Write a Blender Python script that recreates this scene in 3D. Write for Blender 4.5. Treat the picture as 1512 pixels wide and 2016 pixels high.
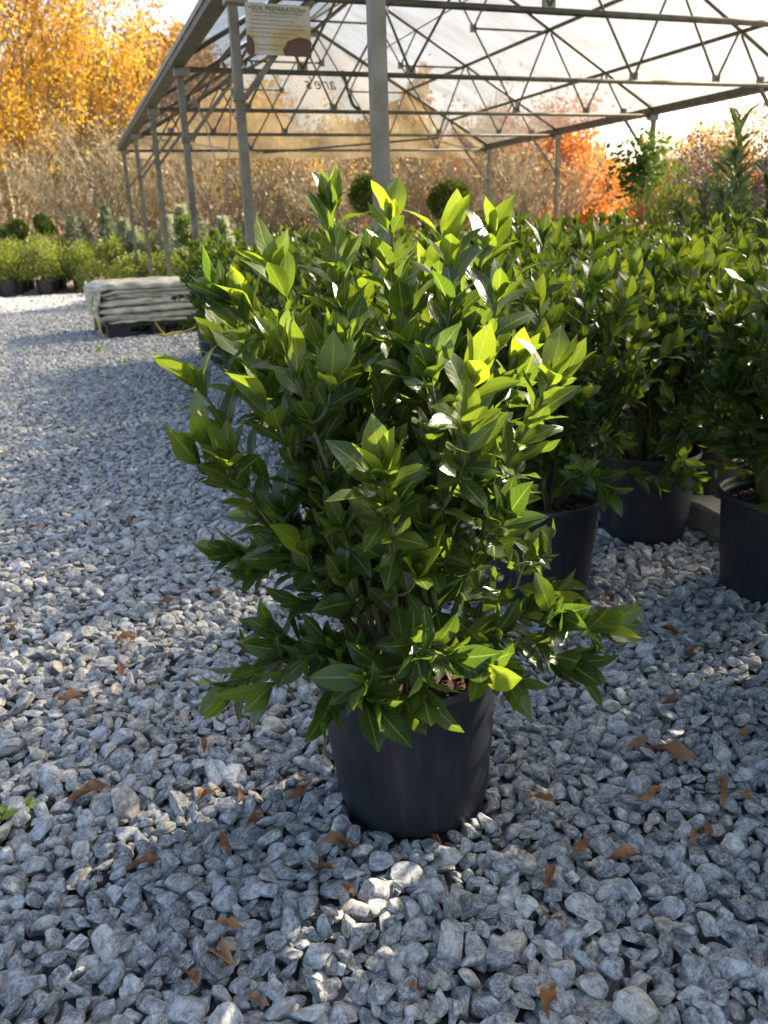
import bpy, math, random
import numpy as np
from mathutils import Vector, Matrix, Euler

R_ = math.radians
scene = bpy.context.scene
for o in list(bpy.data.objects): bpy.data.objects.remove(o)
col = scene.collection

# ------------------------------------------------------------------ camera
CAM_H = 1.15
F_PX = 1640.0                      # focal length in photo pixels (1512 x 2016)
PITCH, ROLL = R_(18.85), R_(-1.947)
_R = np.array([1., 0, 0]); _U = np.array([0, math.sin(PITCH), math.cos(PITCH)]); _F = np.array([0, math.cos(PITCH), -math.sin(PITCH)])
CR = math.cos(ROLL)*_R + math.sin(ROLL)*_U
CU = -math.sin(ROLL)*_R + math.cos(ROLL)*_U
CF = _F
cam = bpy.data.cameras.new('camera'); cam_o = bpy.data.objects.new('camera', cam); col.objects.link(cam_o)
cam.sensor_fit = 'VERTICAL'; cam.sensor_height = 36.0; cam.sensor_width = 36.0
cam.lens = F_PX/2016*36.0; cam.clip_start = 0.05; cam.clip_end = 2000
cam_o.matrix_world = Matrix(((CR[0], CU[0], -CF[0], 0), (CR[1], CU[1], -CF[1], 0), (CR[2], CU[2], -CF[2], CAM_H), (0, 0, 0, 1)))
cam.dof.use_dof = True; cam.dof.focus_distance = 1.55; cam.dof.aperture_fstop = 6.5
scene.camera = cam_o

def px(x, y, z=0.0, D=None):
    """photo pixel -> point on height z, or at forward distance D"""
    d = CF + CR*(x-756)/F_PX + CU*(1008-y)/F_PX
    t = D/d[1] if D is not None else (z-CAM_H)/d[2]
    return np.array([0, 0, CAM_H]) + d*t
def to_px(P):
    v = np.asarray(P, float) - np.array([0, 0, CAM_H]); z = v@CF
    return 756+F_PX*(v@CR)/z, 1008-F_PX*(v@CU)/z, z

# ------------------------------------------------------------------ world and sun
SUN_AZ, SUN_EL = R_(55), R_(32)    # azimuth clockwise from +Y
world = bpy.data.worlds.new('World'); scene.world = world; world.use_nodes = True
nt = world.node_tree; nt.nodes.clear()
sky = nt.nodes.new('ShaderNodeTexSky'); sky.sky_type = 'NISHITA'; sky.sun_disc = False
sky.sun_elevation = SUN_EL; sky.sun_rotation = SUN_AZ; sky.air_density = 0.75; sky.dust_density = 3.2; sky.ozone_density = 0.0
bg = nt.nodes.new('ShaderNodeBackground'); bg.inputs[1].default_value = 0.115
wo = nt.nodes.new('ShaderNodeOutputWorld')
nt.links.new(sky.outputs[0], bg.inputs[0]); nt.links.new(bg.outputs[0], wo.inputs[0])
SUN_DIR = Vector((math.sin(SUN_AZ)*math.cos(SUN_EL), math.cos(SUN_AZ)*math.cos(SUN_EL), math.sin(SUN_EL)))
sl = bpy.data.lights.new('sun', 'SUN'); sl.energy = 4.3; sl.angle = R_(0.53); sl.color = (1.0, 0.88, 0.72)
so = bpy.data.objects.new('sun', sl); col.objects.link(so)
so.rotation_euler = (-SUN_DIR).to_track_quat('-Z', 'Y').to_euler(); so.location = (8, 6, 9)
vs = scene.view_settings; vs.view_transform = 'Standard'; vs.look = 'None'; vs.gamma = 1; vs.exposure = 2.0; vs.use_curve_mapping = False
cy = scene.cycles
cy.use_denoising = True; cy.max_bounces = 10; cy.diffuse_bounces = 4; cy.glossy_bounces = 3
cy.transmission_bounces = 6; cy.transparent_max_bounces = 16; cy.sample_clamp_indirect = 6.0; cy.caustics_reflective = False; cy.caustics_refractive = False

# ------------------------------------------------------------------ helpers
def mat(name):
    m = bpy.data.materials.new(name); m.use_nodes = True
    t = m.node_tree; t.nodes.clear()
    out = t.nodes.new('ShaderNodeOutputMaterial')
    def N(typ, **kw):
        n = t.nodes.new(typ)
        for k, v in kw.items(): setattr(n, k, v)
        return n
    def L(a, b): t.links.new(a, b)
    return m, N, L, out
def ramp(N, pts, interp='LINEAR'):
    r = N('ShaderNodeValToRGB'); cr = r.color_ramp; cr.interpolation = interp
    while len(cr.elements) < len(pts): cr.elements.new(0.5)
    for e, (p, c) in zip(cr.elements, pts):
        e.position = p; e.color = (*c, 1) if len(c) == 3 else c
    return r
def pset(p, **kw):
    for k, v in kw.items(): p.inputs[k].default_value = v

def mixc(N, L, fac, a, b, blend='MIX'):
    m = N('ShaderNodeMix', data_type='RGBA', blend_type=blend)
    for s, v in ((m.inputs[0], fac), (m.inputs[6], a), (m.inputs[7], b)):
        if isinstance(v, (int, float)): s.default_value = v
        elif isinstance(v, tuple): s.default_value = (*v, 1) if len(v) == 3 else v
        else: L(v, s)
    return m.outputs[2]
def noise(N, L, scale, detail=4, rough=0.55, vec=None):
    n = N('ShaderNodeTexNoise'); n.inputs['Scale'].default_value = scale; n.inputs['Detail'].default_value = detail; n.inputs['Roughness'].default_value = rough
    if vec is not None: L(vec, n.inputs['Vector'])
    return n
def bump(N, L, height, strength, dist):
    b = N('ShaderNodeBump'); b.inputs['Strength'].default_value = strength; b.inputs['Distance'].default_value = dist
    L(height, b.inputs['Height']); return b.outputs[0]
def math_(N, L, op, a, b=None):
    m = N('ShaderNodeMath', operation=op)
    for s, v in zip(m.inputs, (a, b)):
        if v is None: continue
        if isinstance(v, (int, float)): s.default_value = v
        else: L(v, s)
    return m.outputs[0]

def mk_mesh(name, V, F, mats=(), smooth=False, uv=None, attr=None, mi=None):
    """V (n,3); F (m,k) uniform polygons, or list of such arrays; uv per vertex; attr {'name': per-vertex float}"""
    V = np.asarray(V, np.float32)
    Fs = F if isinstance(F, list) else [F]
    Fs = [np.asarray(f, np.int32) for f in Fs if len(f)]
    me = bpy.data.meshes.new(name)
    loops = np.concatenate([f.ravel() for f in Fs])
    tot = np.concatenate([np.full(len(f), f.shape[1], np.int32) for f in Fs])
    st = np.concatenate([[0], np.cumsum(tot)[:-1]]).astype(np.int32)
    me.vertices.add(len(V)); me.vertices.foreach_set('co', V.ravel())
    me.loops.add(len(loops)); me.loops.foreach_set('vertex_index', loops)
    me.polygons.add(len(tot)); me.polygons.foreach_set('loop_start', st); me.polygons.foreach_set('loop_total', tot)
    me.polygons.foreach_set('use_smooth', np.full(len(tot), bool(smooth)))
    if mi is not None: me.polygons.foreach_set('material_index', np.asarray(mi, np.int32))
    for m in mats: me.materials.append(m)
    if uv is not None:
        l = me.uv_layers.new(name='UVMap'); l.data.foreach_set('uv', np.asarray(uv, np.float32)[loops].ravel())
    for k, a in (attr or {}).items():
        at = me.attributes.new(k, 'FLOAT', 'POINT'); at.data.foreach_set('value', np.asarray(a, np.float32))
    me.update(calc_edges=True); me.validate()
    return me
class MB:
    """collects quads/tris"""
    def __init__(s): s.V = []; s.Q = []; s.T = []; s.n = 0
    def add(s, V, Q=(), T=()):
        V = np.asarray(V, float)
        s.V.append(V)
        if len(Q): s.Q.append(np.asarray(Q, int)+s.n)
        if len(T): s.T.append(np.asarray(T, int)+s.n)
        s.n += len(V); return s
    def box(s, c, size, M=None):
        c = np.asarray(c, float); h = np.asarray(size, float)/2
        P = np.array([[x, y, z] for x in (-1, 1) for y in (-1, 1) for z in (-1, 1)])*h
        if M is not None: P = P@np.asarray(M).T
        return s.add(P+c, [[0, 1, 3, 2], [4, 6, 7, 5], [0, 4, 5, 1], [2, 3, 7, 6], [0, 2, 6, 4], [1, 5, 7, 3]])
    def bar(s, a, b, w, h=None, up=(0, 0, 1)):
        a = np.asarray(a, float); b = np.asarray(b, float); h = h or w
        y = (b-a); ln = np.linalg.norm(y); y /= ln
        x = np.cross(y, up); 
        if np.linalg.norm(x) < 1e-4: x = np.array([1., 0, 0])
        x /= np.linalg.norm(x); z = np.cross(x, y)
        return s.box((a+b)/2, (w, ln, h), np.stack([x, y, z], 1))
    def tube(s, P, r, k=6, cap=True):
        P = np.asarray(P, float); n = len(P); r = np.broadcast_to(np.asarray(r, float), (n,))
        T = np.gradient(P, axis=0); T /= np.linalg.norm(T, axis=1)[:, None]+1e-12
        ref = np.array([0, 0, 1.]) if abs(T[0][2]) < 0.9 else np.array([1., 0, 0])
        X = np.cross(T, ref); X /= np.linalg.norm(X, axis=1)[:, None]+1e-12; Y = np.cross(T, X)
        a = np.arange(k)*2*np.pi/k
        V = P[:, None]+r[:, None, None]*(np.cos(a)[None, :, None]*X[:, None]+np.sin(a)[None, :, None]*Y[:, None])
        i = np.arange(n-1)[:, None]*k; j = np.arange(k)[None]; j2 = (j+1) % k
        Q = np.stack([i+j, i+j2, i+k+j2, i+k+j], -1).reshape(-1, 4)
        V = V.reshape(-1, 3); T3 = []
        if cap:
            V = np.concatenate([V, P[:1], P[-1:]]); m = n*k
            T3 = [[m, b, (b+1) % k][::-1] for b in range(k)]+[[m+1, (n-1)*k+b, (n-1)*k+(b+1) % k] for b in range(k)]
        return s.add(V, Q, T3)
    def lathe(s, prof, k=48, c=(0, 0, 0)):
        prof = np.asarray(prof, float); n = len(prof); a = np.arange(k)*2*np.pi/k
        V = np.stack([prof[:, 0, None]*np.cos(a), prof[:, 0, None]*np.sin(a), np.repeat(prof[:, 1, None], k, 1)], -1).reshape(-1, 3)+np.asarray(c)
        i = np.arange(n-1)[:, None]*k; j = np.arange(k)[None]; j2 = (j+1) % k
        return s.add(V, np.stack([i+j, i+j2, i+k+j2, i+k+j], -1).reshape(-1, 4))
    def mesh(s, name, m, smooth=False):
        V = np.concatenate(s.V); F = []
        if s.Q: F.append(np.concatenate(s.Q))
        if s.T: F.append(np.concatenate(s.T))
        return mk_mesh(name, V, F, [m], smooth)
def obj(name, me, parent=None, loc=None):
    o = bpy.data.objects.new(name, me); col.objects.link(o)
    if parent is not None: o.parent = parent
    if loc is not None: o.location = loc
    return o
def tag(o, label=None, cat=None, group=None, kind=None):
    for k, v in (('label', label), ('category', cat), ('group', group), ('kind', kind)):
        if v: o[k] = v
    return o
def thing(name, loc, label, cat, group=None, rz=0.0):
    o = obj(name, None, None, loc); o.rotation_euler.z = rz; o.empty_display_size = 0.1
    return tag(o, label, cat, group)

# ------------------------------------------------------------------ materials
def leaf_material(name, old, young, told, tyoung, trans=0.42, rough=0.27, veins=9.0, spec=0.5):
    m, N, L, out = mat(name)
    at = N('ShaderNodeAttribute', attribute_name='age'); oi = N('ShaderNodeObjectInfo')
    uv = N('ShaderNodeUVMap'); sx = N('ShaderNodeSeparateXYZ'); L(uv.outputs[0], sx.inputs[0])
    au = math_(N, L, 'ABSOLUTE', math_(N, L, 'SUBTRACT', sx.outputs[0], 0.5))           # 0 midrib .. 0.5 edge
    ph = math_(N, L, 'SUBTRACT', math_(N, L, 'MULTIPLY', sx.outputs[1], veins), math_(N, L, 'MULTIPLY', au, 4.0))
    wv = math_(N, L, 'ABSOLUTE', math_(N, L, 'SINE', math_(N, L, 'MULTIPLY', ph, math.pi)))
    vein = math_(N, L, 'POWER', math_(N, L, 'SUBTRACT', 1.0, wv), 5.0)
    mid = N('ShaderNodeMapRange'); L(au, mid.inputs[0]); mid.inputs[1].default_value = 0.015; mid.inputs[2].default_value = 0.05; mid.inputs[3].default_value = 1; mid.inputs[4].default_value = 0
    vv = math_(N, L, 'MAXIMUM', math_(N, L, 'MULTIPLY', vein, 0.35), mid.outputs[0])
    tc = N('ShaderNodeTexCoord'); nz = noise(N, L, 14, 3, vec=tc.outputs['Object'])
    base = mixc(N, L, at.outputs['Fac'], old, young); tra = mixc(N, L, at.outputs['Fac'], told, tyoung)
    base = mixc(N, L, math_(N, L, 'MULTIPLY', vv, 0.7), base, tuple(min(1, c*2.2+0.03) for c in young))
    tra = mixc(N, L, math_(N, L, 'MULTIPLY', vv, 0.65), tra, tuple(c*0.75+0.06 for c in tyoung))
    hs = N('ShaderNodeHueSaturation'); L(base, hs.inputs['Color'])
    L(math_(N, L, 'ADD', 0.65, math_(N, L, 'MULTIPLY', nz.outputs[0], 0.7)), hs.inputs['Value'])
    p = N('ShaderNodeBsdfPrincipled'); pset(p, Roughness=rough); p.inputs['Specular IOR Level'].default_value = spec
    L(hs.outputs[0], p.inputs['Base Color'])
    L(bump(N, L, math_(N, L, 'SUBTRACT', math_(N, L, 'MULTIPLY', nz.outputs[0], 0.25), vv), 0.35, 0.0012), p.inputs['Normal'])
    tr = N('ShaderNodeBsdfTranslucent'); L(tra, tr.inputs[0])
    mx = N('ShaderNodeMixShader'); mx.inputs[0].default_value = trans
    L(p.outputs[0], mx.inputs[1]); L(tr.outputs[0], mx.inputs[2]); L(mx.outputs[0], out.inputs[0])
    return m
M_LEAF = leaf_material('gardenia_leaf', (0.037, 0.062, 0.019), (0.118, 0.165, 0.024), (0.1, 0.185, 0.014), (0.4, 0.5, 0.02))
M_BOX = leaf_material('boxwood_leaf', (0.05, 0.075, 0.015), (0.2, 0.24, 0.03), (0.17, 0.22, 0.015), (0.5, 0.55, 0.05), rough=0.4)
M_LAUREL = leaf_material('laurel_leaf', (0.05, 0.075, 0.035), (0.12, 0.16, 0.06), (0.1, 0.15, 0.035), (0.2, 0.27, 0.07), rough=0.42)

def simple_leaf(name, c1, c2, trans=0.45, rough=0.6):
    """tree foliage: two tones by the per-leaf 'age' attribute"""
    m, N, L, out = mat(name)
    at = N('ShaderNodeAttribute', attribute_name='age')
    c = mixc(N, L, at.outputs['Fac'], c1, c2)
    p = N('ShaderNodeBsdfPrincipled'); pset(p, Roughness=rough); L(c, p.inputs['Base Color'])
    tr = N('ShaderNodeBsdfTranslucent'); L(mixc(N, L, 0.35, c, tuple(min(1, x*1.5) for x in c2)), tr.inputs[0])
    mx = N('ShaderNodeMixShader'); mx.inputs[0].default_value = trans
    L(p.outputs[0], mx.inputs[1]); L(tr.outputs[0], mx.inputs[2]); L(mx.outputs[0], out.inputs[0])
    return m
M_GOLD = simple_leaf('gold_leaf', (0.33, 0.15, 0.015), (0.64, 0.38, 0.025), 0.5)
M_ORANGE = simple_leaf('orange_leaf', (0.3, 0.09, 0.025), (0.68, 0.26, 0.04), 0.5)
M_OCHRE = simple_leaf('ochre_leaf', (0.2, 0.11, 0.035), (0.5, 0.3, 0.07), 0.45)
M_TAN = simple_leaf('tan_leaf', (0.14, 0.095, 0.035), (0.42, 0.31, 0.12), 0.4)
M_BROWNLEAF = simple_leaf('brown_purple_leaf', (0.05, 0.03, 0.025), (0.19, 0.12, 0.09), 0.15)
M_OLIVE = simple_leaf('olive_leaf', (0.05, 0.06, 0.015), (0.2, 0.2, 0.05), 0.4)
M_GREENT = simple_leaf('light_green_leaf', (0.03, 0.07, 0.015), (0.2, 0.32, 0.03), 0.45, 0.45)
M_CONIFER = simple_leaf('blue_green_needle', (0.2, 0.24, 0.13), (0.46, 0.5, 0.31), 0.4)
M_TOPIARY = simple_leaf('topiary_leaf', (0.035, 0.07, 0.01), (0.2, 0.27, 0.03), 0.4)
M_WEED = simple_leaf('weed_leaf', (0.1, 0.2, 0.02), (0.3, 0.42, 0.04), 0.4)

def bark(name, c1, c2, sc=30):
    m, N, L, out = mat(name)
    tc = N('ShaderNodeTexCoord'); mp = N('ShaderNodeMapping'); mp.inputs['Scale'].default_value = (1, 1, 0.25); L(tc.outputs['Object'], mp.inputs[0])
    n = noise(N, L, sc, 4, vec=mp.outputs[0]); r = ramp(N, [(0.3, c1), (0.7, c2)]); L(n.outputs[0], r.inputs[0])
    p = N('ShaderNodeBsdfPrincipled'); pset(p, Roughness=0.8); L(r.outputs[0], p.inputs['Base Color'])
    L(bump(N, L, n.outputs[0], 0.5, 0.01), p.inputs['Normal']); L(p.outputs[0], out.inputs[0]); return m
M_STEM = bark('green_stem', (0.07, 0.085, 0.02), (0.16, 0.15, 0.05), 40)
M_WOODSTEM = bark('brown_stem', (0.07, 0.05, 0.03), (0.17, 0.12, 0.08), 40)
M_TWIG = bark('tan_twig', (0.15, 0.115, 0.06), (0.46, 0.38, 0.23), 8)
M_TRUNK = bark('grey_trunk', (0.09, 0.075, 0.06), (0.24, 0.2, 0.16), 8)

def stone_material():
    m, N, L, out = mat('gravel_stone')
    oi = N('ShaderNodeObjectInfo'); tc = N('ShaderNodeTexCoord')
    sc_ = N('ShaderNodeVectorMath', operation='SCALE'); L(tc.outputs['Generated'], sc_.inputs[0]); sc_.inputs['Scale'].default_value = 0.9
    off = N('ShaderNodeVectorMath', operation='ADD'); L(sc_.outputs[0], off.inputs[0])
    cmb = N('ShaderNodeCombineXYZ'); s = math_(N, L, 'MULTIPLY', oi.outputs['Random'], 57.0)
    for i in range(3): L(s, cmb.inputs[i])
    L(cmb.outputs[0], off.inputs[1])
    n1 = noise(N, L, 2.6, 6, 0.65, off.outputs[0]); n2 = noise(N, L, 9, 5, 0.7, off.outputs[0]); n3 = noise(N, L, 34, 3, 0.6, off.outputs[0]); n4 = noise(N, L, 5.5, 6, 0.72, off.outputs[0])
    tone = ramp(N, [(0.0, (0.13, 0.134, 0.126)), (0.3, (0.22, 0.226, 0.212)), (0.62, (0.33, 0.338, 0.318)), (0.86, (0.43, 0.436, 0.408)), (0.94, (0.42, 0.36, 0.25)), (1.0, (0.62, 0.6, 0.53))])
    L(oi.outputs['Random'], tone.inputs[0])
    mott = ramp(N, [(0.38, (0.45, 0.45, 0.45)), (0.5, (0.95, 0.95, 0.95)), (0.6, (1.6, 1.6, 1.58))]); L(n1.outputs[0], mott.inputs[0])
    c = mixc(N, L, 1.0, tone.outputs[0], mott.outputs[0], 'MULTIPLY')
    vn = ramp(N, [(0.465, (0, 0, 0)), (0.5, (1, 1, 1)), (0.535, (0, 0, 0))]); L(n2.outputs[0], vn.inputs[0])
    chalk = ramp(N, [(0.5, (0, 0, 0)), (0.62, (1, 1, 1))]); L(n4.outputs[0], chalk.inputs[0])
    c = mixc(N, L, math_(N, L, 'MULTIPLY', vn.outputs[0], 0.75), c, (0.72, 0.69, 0.63))
    c = mixc(N, L, math_(N, L, 'MULTIPLY', chalk.outputs[0], 0.7), c, (0.68, 0.66, 0.61))
    dk = ramp(N, [(0.36, (1, 1, 1)), (0.46, (0, 0, 0))]); L(n4.outputs[0], dk.inputs[0])
    c = mixc(N, L, math_(N, L, 'MULTIPLY', dk.outputs[0], 0.5), c, (0.1, 0.098, 0.09))
    p = N('ShaderNodeBsdfPrincipled'); pset(p, Roughness=0.62); L(c, p.inputs['Base Color'])
    h = math_(N, L, 'ADD', n2.outputs[0], math_(N, L, 'MULTIPLY', n3.outputs[0], 0.35))
    L(bump(N, L, h, 0.8, 0.004), p.inputs['Normal']); L(p.outputs[0], out.inputs[0]); return m
M_STONE = stone_material()

def ground_material():
    m, N, L, out = mat('gravel_ground')
    tc = N('ShaderNodeTexCoord'); vo = N('ShaderNodeTexVoronoi'); vo.inputs['Scale'].default_value = 24; L(tc.outputs['Object'], vo.inputs['Vector'])
    sp = N('ShaderNodeSeparateColor'); L(vo.outputs['Color'], sp.inputs[0])
    r = ramp(N, [(0, (0.07, 0.07, 0.07)), (0.5, (0.15, 0.15, 0.147)), (0.85, (0.22, 0.217, 0.205)), (1, (0.3, 0.28, 0.25))]); L(sp.outputs[0], r.inputs[0])
    big = noise(N, L, 0.05, 3, vec=tc.outputs['Object']); 
    # beyond the yard: dry grass
    ge = N('ShaderNodeNewGeometry'); sx = N('ShaderNodeSeparateXYZ'); L(ge.outputs['Position'], sx.inputs[0])
    far = N('ShaderNodeMapRange'); L(math_(N, L, 'ADD', sx.outputs[1], math_(N, L, 'MULTIPLY', big.outputs[0], 6.0)), far.inputs[0])
    far.inputs[1].default_value = 25; far.inputs[2].default_value = 27
    gn = noise(N, L, 1.5, 5, vec=tc.outputs['Object']); gr = ramp(N, [(0.3, (0.1, 0.08, 0.04)), (0.7, (0.26, 0.2, 0.1))]); L(gn.outputs[0], gr.inputs[0])
    c = mixc(N, L, far.outputs[0], r.outputs[0], gr.outputs[0])
    p = N('ShaderNodeBsdfPrincipled'); pset(p, Roughness=0.8); L(c, p.inputs['Base Color'])
    L(bump(N, L, math_(N, L, 'SUBTRACT', 1.0, vo.outputs['Distance']), 0.9, 0.03), p.inputs['Normal']); L(p.outputs[0], out.inputs[0]); return m
M_GROUND = ground_material()

def plastic_pot():
    m, N, L, out = mat('black_plastic')
    tc = N('ShaderNodeTexCoord'); n = noise(N, L, 9, 6, 0.7, tc.outputs['Object'])
    mp = N('ShaderNodeMapping'); mp.inputs['Scale'].default_value = (60, 60, 6); L(tc.outputs['Object'], mp.inputs[0]); st = noise(N, L, 1, 4, 0.6, mp.outputs[0])
    f = math_(N, L, 'MULTIPLY', n.outputs[0], st.outputs[0])
    r = ramp(N, [(0.1, (0.009, 0.010, 0.013)), (0.3, (0.017, 0.019, 0.024)), (0.5, (0.05, 0.05, 0.05))]); L(f, r.inputs[0])
    p = N('ShaderNodeBsdfPrincipled'); L(r.outputs[0], p.inputs['Base Color'])
    rr = N('ShaderNodeMapRange'); L(n.outputs[0], rr.inputs[0]); rr.inputs[3].default_value = 0.36; rr.inputs[4].default_value = 0.6; L(rr.outputs[0], p.inputs['Roughness'])
    gn = noise(N, L, 220, 3, 0.6, tc.outputs['Object']); L(bump(N, L, gn.outputs[0], 0.2, 0.002), p.inputs['Normal'])
    L(p.outputs[0], out.inputs[0]); return m
M_POT = plastic_pot()
def plain(name, c, rough=0.7, metal=0.0, var=0.25, sc=12, c2=None, b=0.15, bd=0.005):
    m, N, L, out = mat(name)
    tc = N('ShaderNodeTexCoord'); n = noise(N, L, sc, 5, 0.6, tc.outputs['Object'])
    r = ramp(N, [(0.3, tuple(x*(1-var) for x in c)), (0.7, c2 or tuple(min(1, x*(1+var)) for x in c))]); L(n.outputs[0], r.inputs[0])
    p = N('ShaderNodeBsdfPrincipled'); pset(p, Roughness=rough, Metallic=metal); L(r.outputs[0], p.inputs['Base Color'])
    L(bump(N, L, n.outputs[0], b, bd), p.inputs['Normal']); L(p.outputs[0], out.inputs[0]); return m
M_TANPOT = plain('pale_pot_plastic', (0.5, 0.46, 0.38), 0.6)
M_MULCH = simple_leaf('bark_chip', (0.03, 0.016, 0.009), (0.12, 0.055, 0.03), 0.02, 0.85)
M_SOIL = plain('dark_soil', (0.02, 0.013, 0.009), 0.95)
M_GALV = plain('weathered_galvanised_steel', (0.2, 0.165, 0.1), 0.5, 0.2, 0.3, 7, c2=(0.28, 0.245, 0.17))
M_GALV2 = plain('stained_galvanised_tube', (0.13, 0.115, 0.075), 0.5, 0.3, 0.3, 9, c2=(0.2, 0.18, 0.125))
M_PLATE = plain('zinc_plate', (0.3, 0.275, 0.22), 0.5, 0.3, 0.2, 18)
M_CONC = plain('concrete', (0.36, 0.31, 0.24), 0.85, 0, 0.2, 22, b=0.4)
M_DARKPLASTIC = plain('dark_pallet_plastic', (0.022, 0.023, 0.025), 0.55)
M_ROPE = plain('yellow_rope', (0.55, 0.38, 0.04), 0.7)
M_WIRE = plain('thin_wire', (0.3, 0.26, 0.2), 0.6)
M_RED = plain('red_ribbon', (0.75, 0.05, 0.02), 0.6)
M_DEAD = simple_leaf('dead_leaf', (0.15, 0.055, 0.02), (0.5, 0.24, 0.09), 0.15, 0.6)
M_INK = plain('sign_ink', (0.045, 0.04, 0.03), 0.7)
M_INKFADED = plain('faded_sign_ink', (0.27, 0.24, 0.17), 0.8)
M_PRINT = plain('banner_print', (0.04, 0.05, 0.03), 0.8)

def film_material(name, transp, tint, dirt, dirt_fac):
    m, N, L, out = mat(name)
    tc = N('ShaderNodeTexCoord'); mp = N('ShaderNodeMapping'); mp.inputs['Scale'].default_value = (0.5, 2.2, 1.2); mp.inputs['Rotation'].default_value = (0, 0, 0.6); L(tc.outputs['Object'], mp.inputs[0])
    n = noise(N, L, 1.4, 5, 0.6, mp.outputs[0]); n2 = noise(N, L, 9, 5, 0.65, tc.outputs['Object'])
    r = ramp(N, [(0.35, (0, 0, 0)), (0.75, (1, 1, 1))]); L(n.outputs[0], r.inputs[0])
    c = mixc(N, L, math_(N, L, 'MULTIPLY', r.outputs[0], dirt_fac), tint, dirt)
    tr = N('ShaderNodeBsdfTranslucent'); L(c, tr.inputs[0])
    df = N('ShaderNodeBsdfPrincipled'); L(c, df.inputs['Base Color']); pset(df, Roughness=0.4)
    tp = N('ShaderNodeBsdfTransparent'); L(mixc(N, L, math_(N, L, 'MULTIPLY', r.outputs[0], dirt_fac), (0.5, 0.49, 0.465), (0.33, 0.31, 0.265)), tp.inputs[0])
    m1 = N('ShaderNodeMixShader'); m1.inputs[0].default_value = 0.22; L(tr.outputs[0], m1.inputs[1]); L(df.outputs[0], m1.inputs[2])
    m2 = N('ShaderNodeMixShader')
    fr = N('ShaderNodeMapRange'); L(n2.outputs[0], fr.inputs[0]); fr.inputs[1].default_value = 0.3; fr.inputs[2].default_value = 0.7; fr.inputs[3].default_value = transp-0.08; fr.inputs[4].default_value = transp+0.08
    L(fr.outputs[0], m2.inputs[0]); L(m1.outputs[0], m2.inputs[1]); L(tp.outputs[0], m2.inputs[2]); L(m2.outputs[0], out.inputs[0])
    L(bump(N, L, n.outputs[0], 0.4, 0.08), df.inputs['Normal']); L(bump(N, L, n.outputs[0], 0.4, 0.08), tr.inputs['Normal'])
    return m
M_FILM = film_material('roof_film', 0.58, (0.17, 0.165, 0.15), (0.1, 0.085, 0.06), 0.8)
M_GABLE = film_material('gable_film', 0.5, (0.44, 0.36, 0.22), (0.34, 0.25, 0.12), 0.6)

def tarp_material():
    m, N, L, out = mat('folded_sheeting')
    tc = N('ShaderNodeTexCoord'); n = noise(N, L, 5, 5, 0.65, tc.outputs['Object'])
    mp = N('ShaderNodeMapping'); mp.inputs['Scale'].default_value = (2, 2, 12); L(tc.outputs['Object'], mp.inputs[0]); n2 = noise(N, L, 2.2, 5, 0.6, mp.outputs[0])
    g = ramp(N, [(0.42, (0, 0, 0)), (0.62, (1, 1, 1))]); L(n2.outputs[0], g.inputs[0])
    c = mixc(N, L, math_(N, L, 'MULTIPLY', g.outputs[0], 0.75), (0.74, 0.7, 0.6), (0.24, 0.24, 0.08))
    d = ramp(N, [(0.55, (0, 0, 0)), (0.75, (1, 1, 1))]); L(n.outputs[0], d.inputs[0])
    c = mixc(N, L, math_(N, L, 'MULTIPLY', d.outputs[0], 0.5), c, (0.2, 0.17, 0.11))
    p = N('ShaderNodeBsdfPrincipled'); pset(p, Roughness=0.45); L(c, p.inputs['Base Color'])
    L(bump(N, L, n.outputs[0], 0.5, 0.03), p.inputs['Normal']); L(p.outputs[0], out.inputs[0]); return m
M_TARP = tarp_material()

# ------------------------------------------------------------------ ground
g = MB(); g.add([(-900, -300, -0.03), (900, -300, -0.03), (900, 1600, -0.03), (-900, 1600, -0.03)], [[0, 1, 2, 3]])
tag(obj('ground', g.mesh('ground', M_GROUND)), 'pale grey gravel yard running out to dry grass', 'ground', kind='structure')

# gravel: stones dropped one after another on a height map
YAW = R_(19.445)                        # shelter axis, left of the view
DV = np.array([-math.sin(YAW), math.cos(YAW), 0]); CV = np.array([math.cos(YAW), math.sin(YAW), 0])
MAIN = np.array([0.045, 1.51])
POTS_NEAR = [np.array([0.5, 2.52]), np.array([1.0, 3.03]), np.array([1.25, 2.47])]
def stone_mesh(seed):
    rng = np.random.default_rng(seed)
    import bmesh
    bm = bmesh.new(); bmesh.ops.create_icosphere(bm, subdivisions=3, radius=1.0)
    V = np.array([v.co[:] for v in bm.verts]); F = np.array([[v.index for v in f.verts] for f in bm.faces]); bm.free()
    sx = np.array([1.0, rng.uniform(0.62, 0.9), rng.uniform(0.42, 0.66)])
    n = rng.normal(size=(rng.integers(7, 11), 3)); n /= np.linalg.norm(n, axis=1)[:, None]
    for k in n:
        d = rng.uniform(0.36, 0.7); h = V@k; V = np.where((h > d)[:, None], V-np.outer(h-d, k)*0.985, V)
    a = rng.uniform(0, 6, (5, 3)); w = rng.normal(size=(5, 3))*3.5
    for i in range(5): V += 0.008*np.sin(V@w[i]+a[i][0])[:, None]*V
    V *= sx; V /= np.abs(V[:, 0]).max()
    me = mk_mesh('stone', V, F, [M_STONE], smooth=True); me.set_sharp_from_angle(angle=R_(24)); return me
proto = bpy.data.collections.new('gravel_stones')
for i in range(18):
    o = bpy.data.objects.new('stone', stone_mesh(100+i)); proto.objects.link(o)
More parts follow.
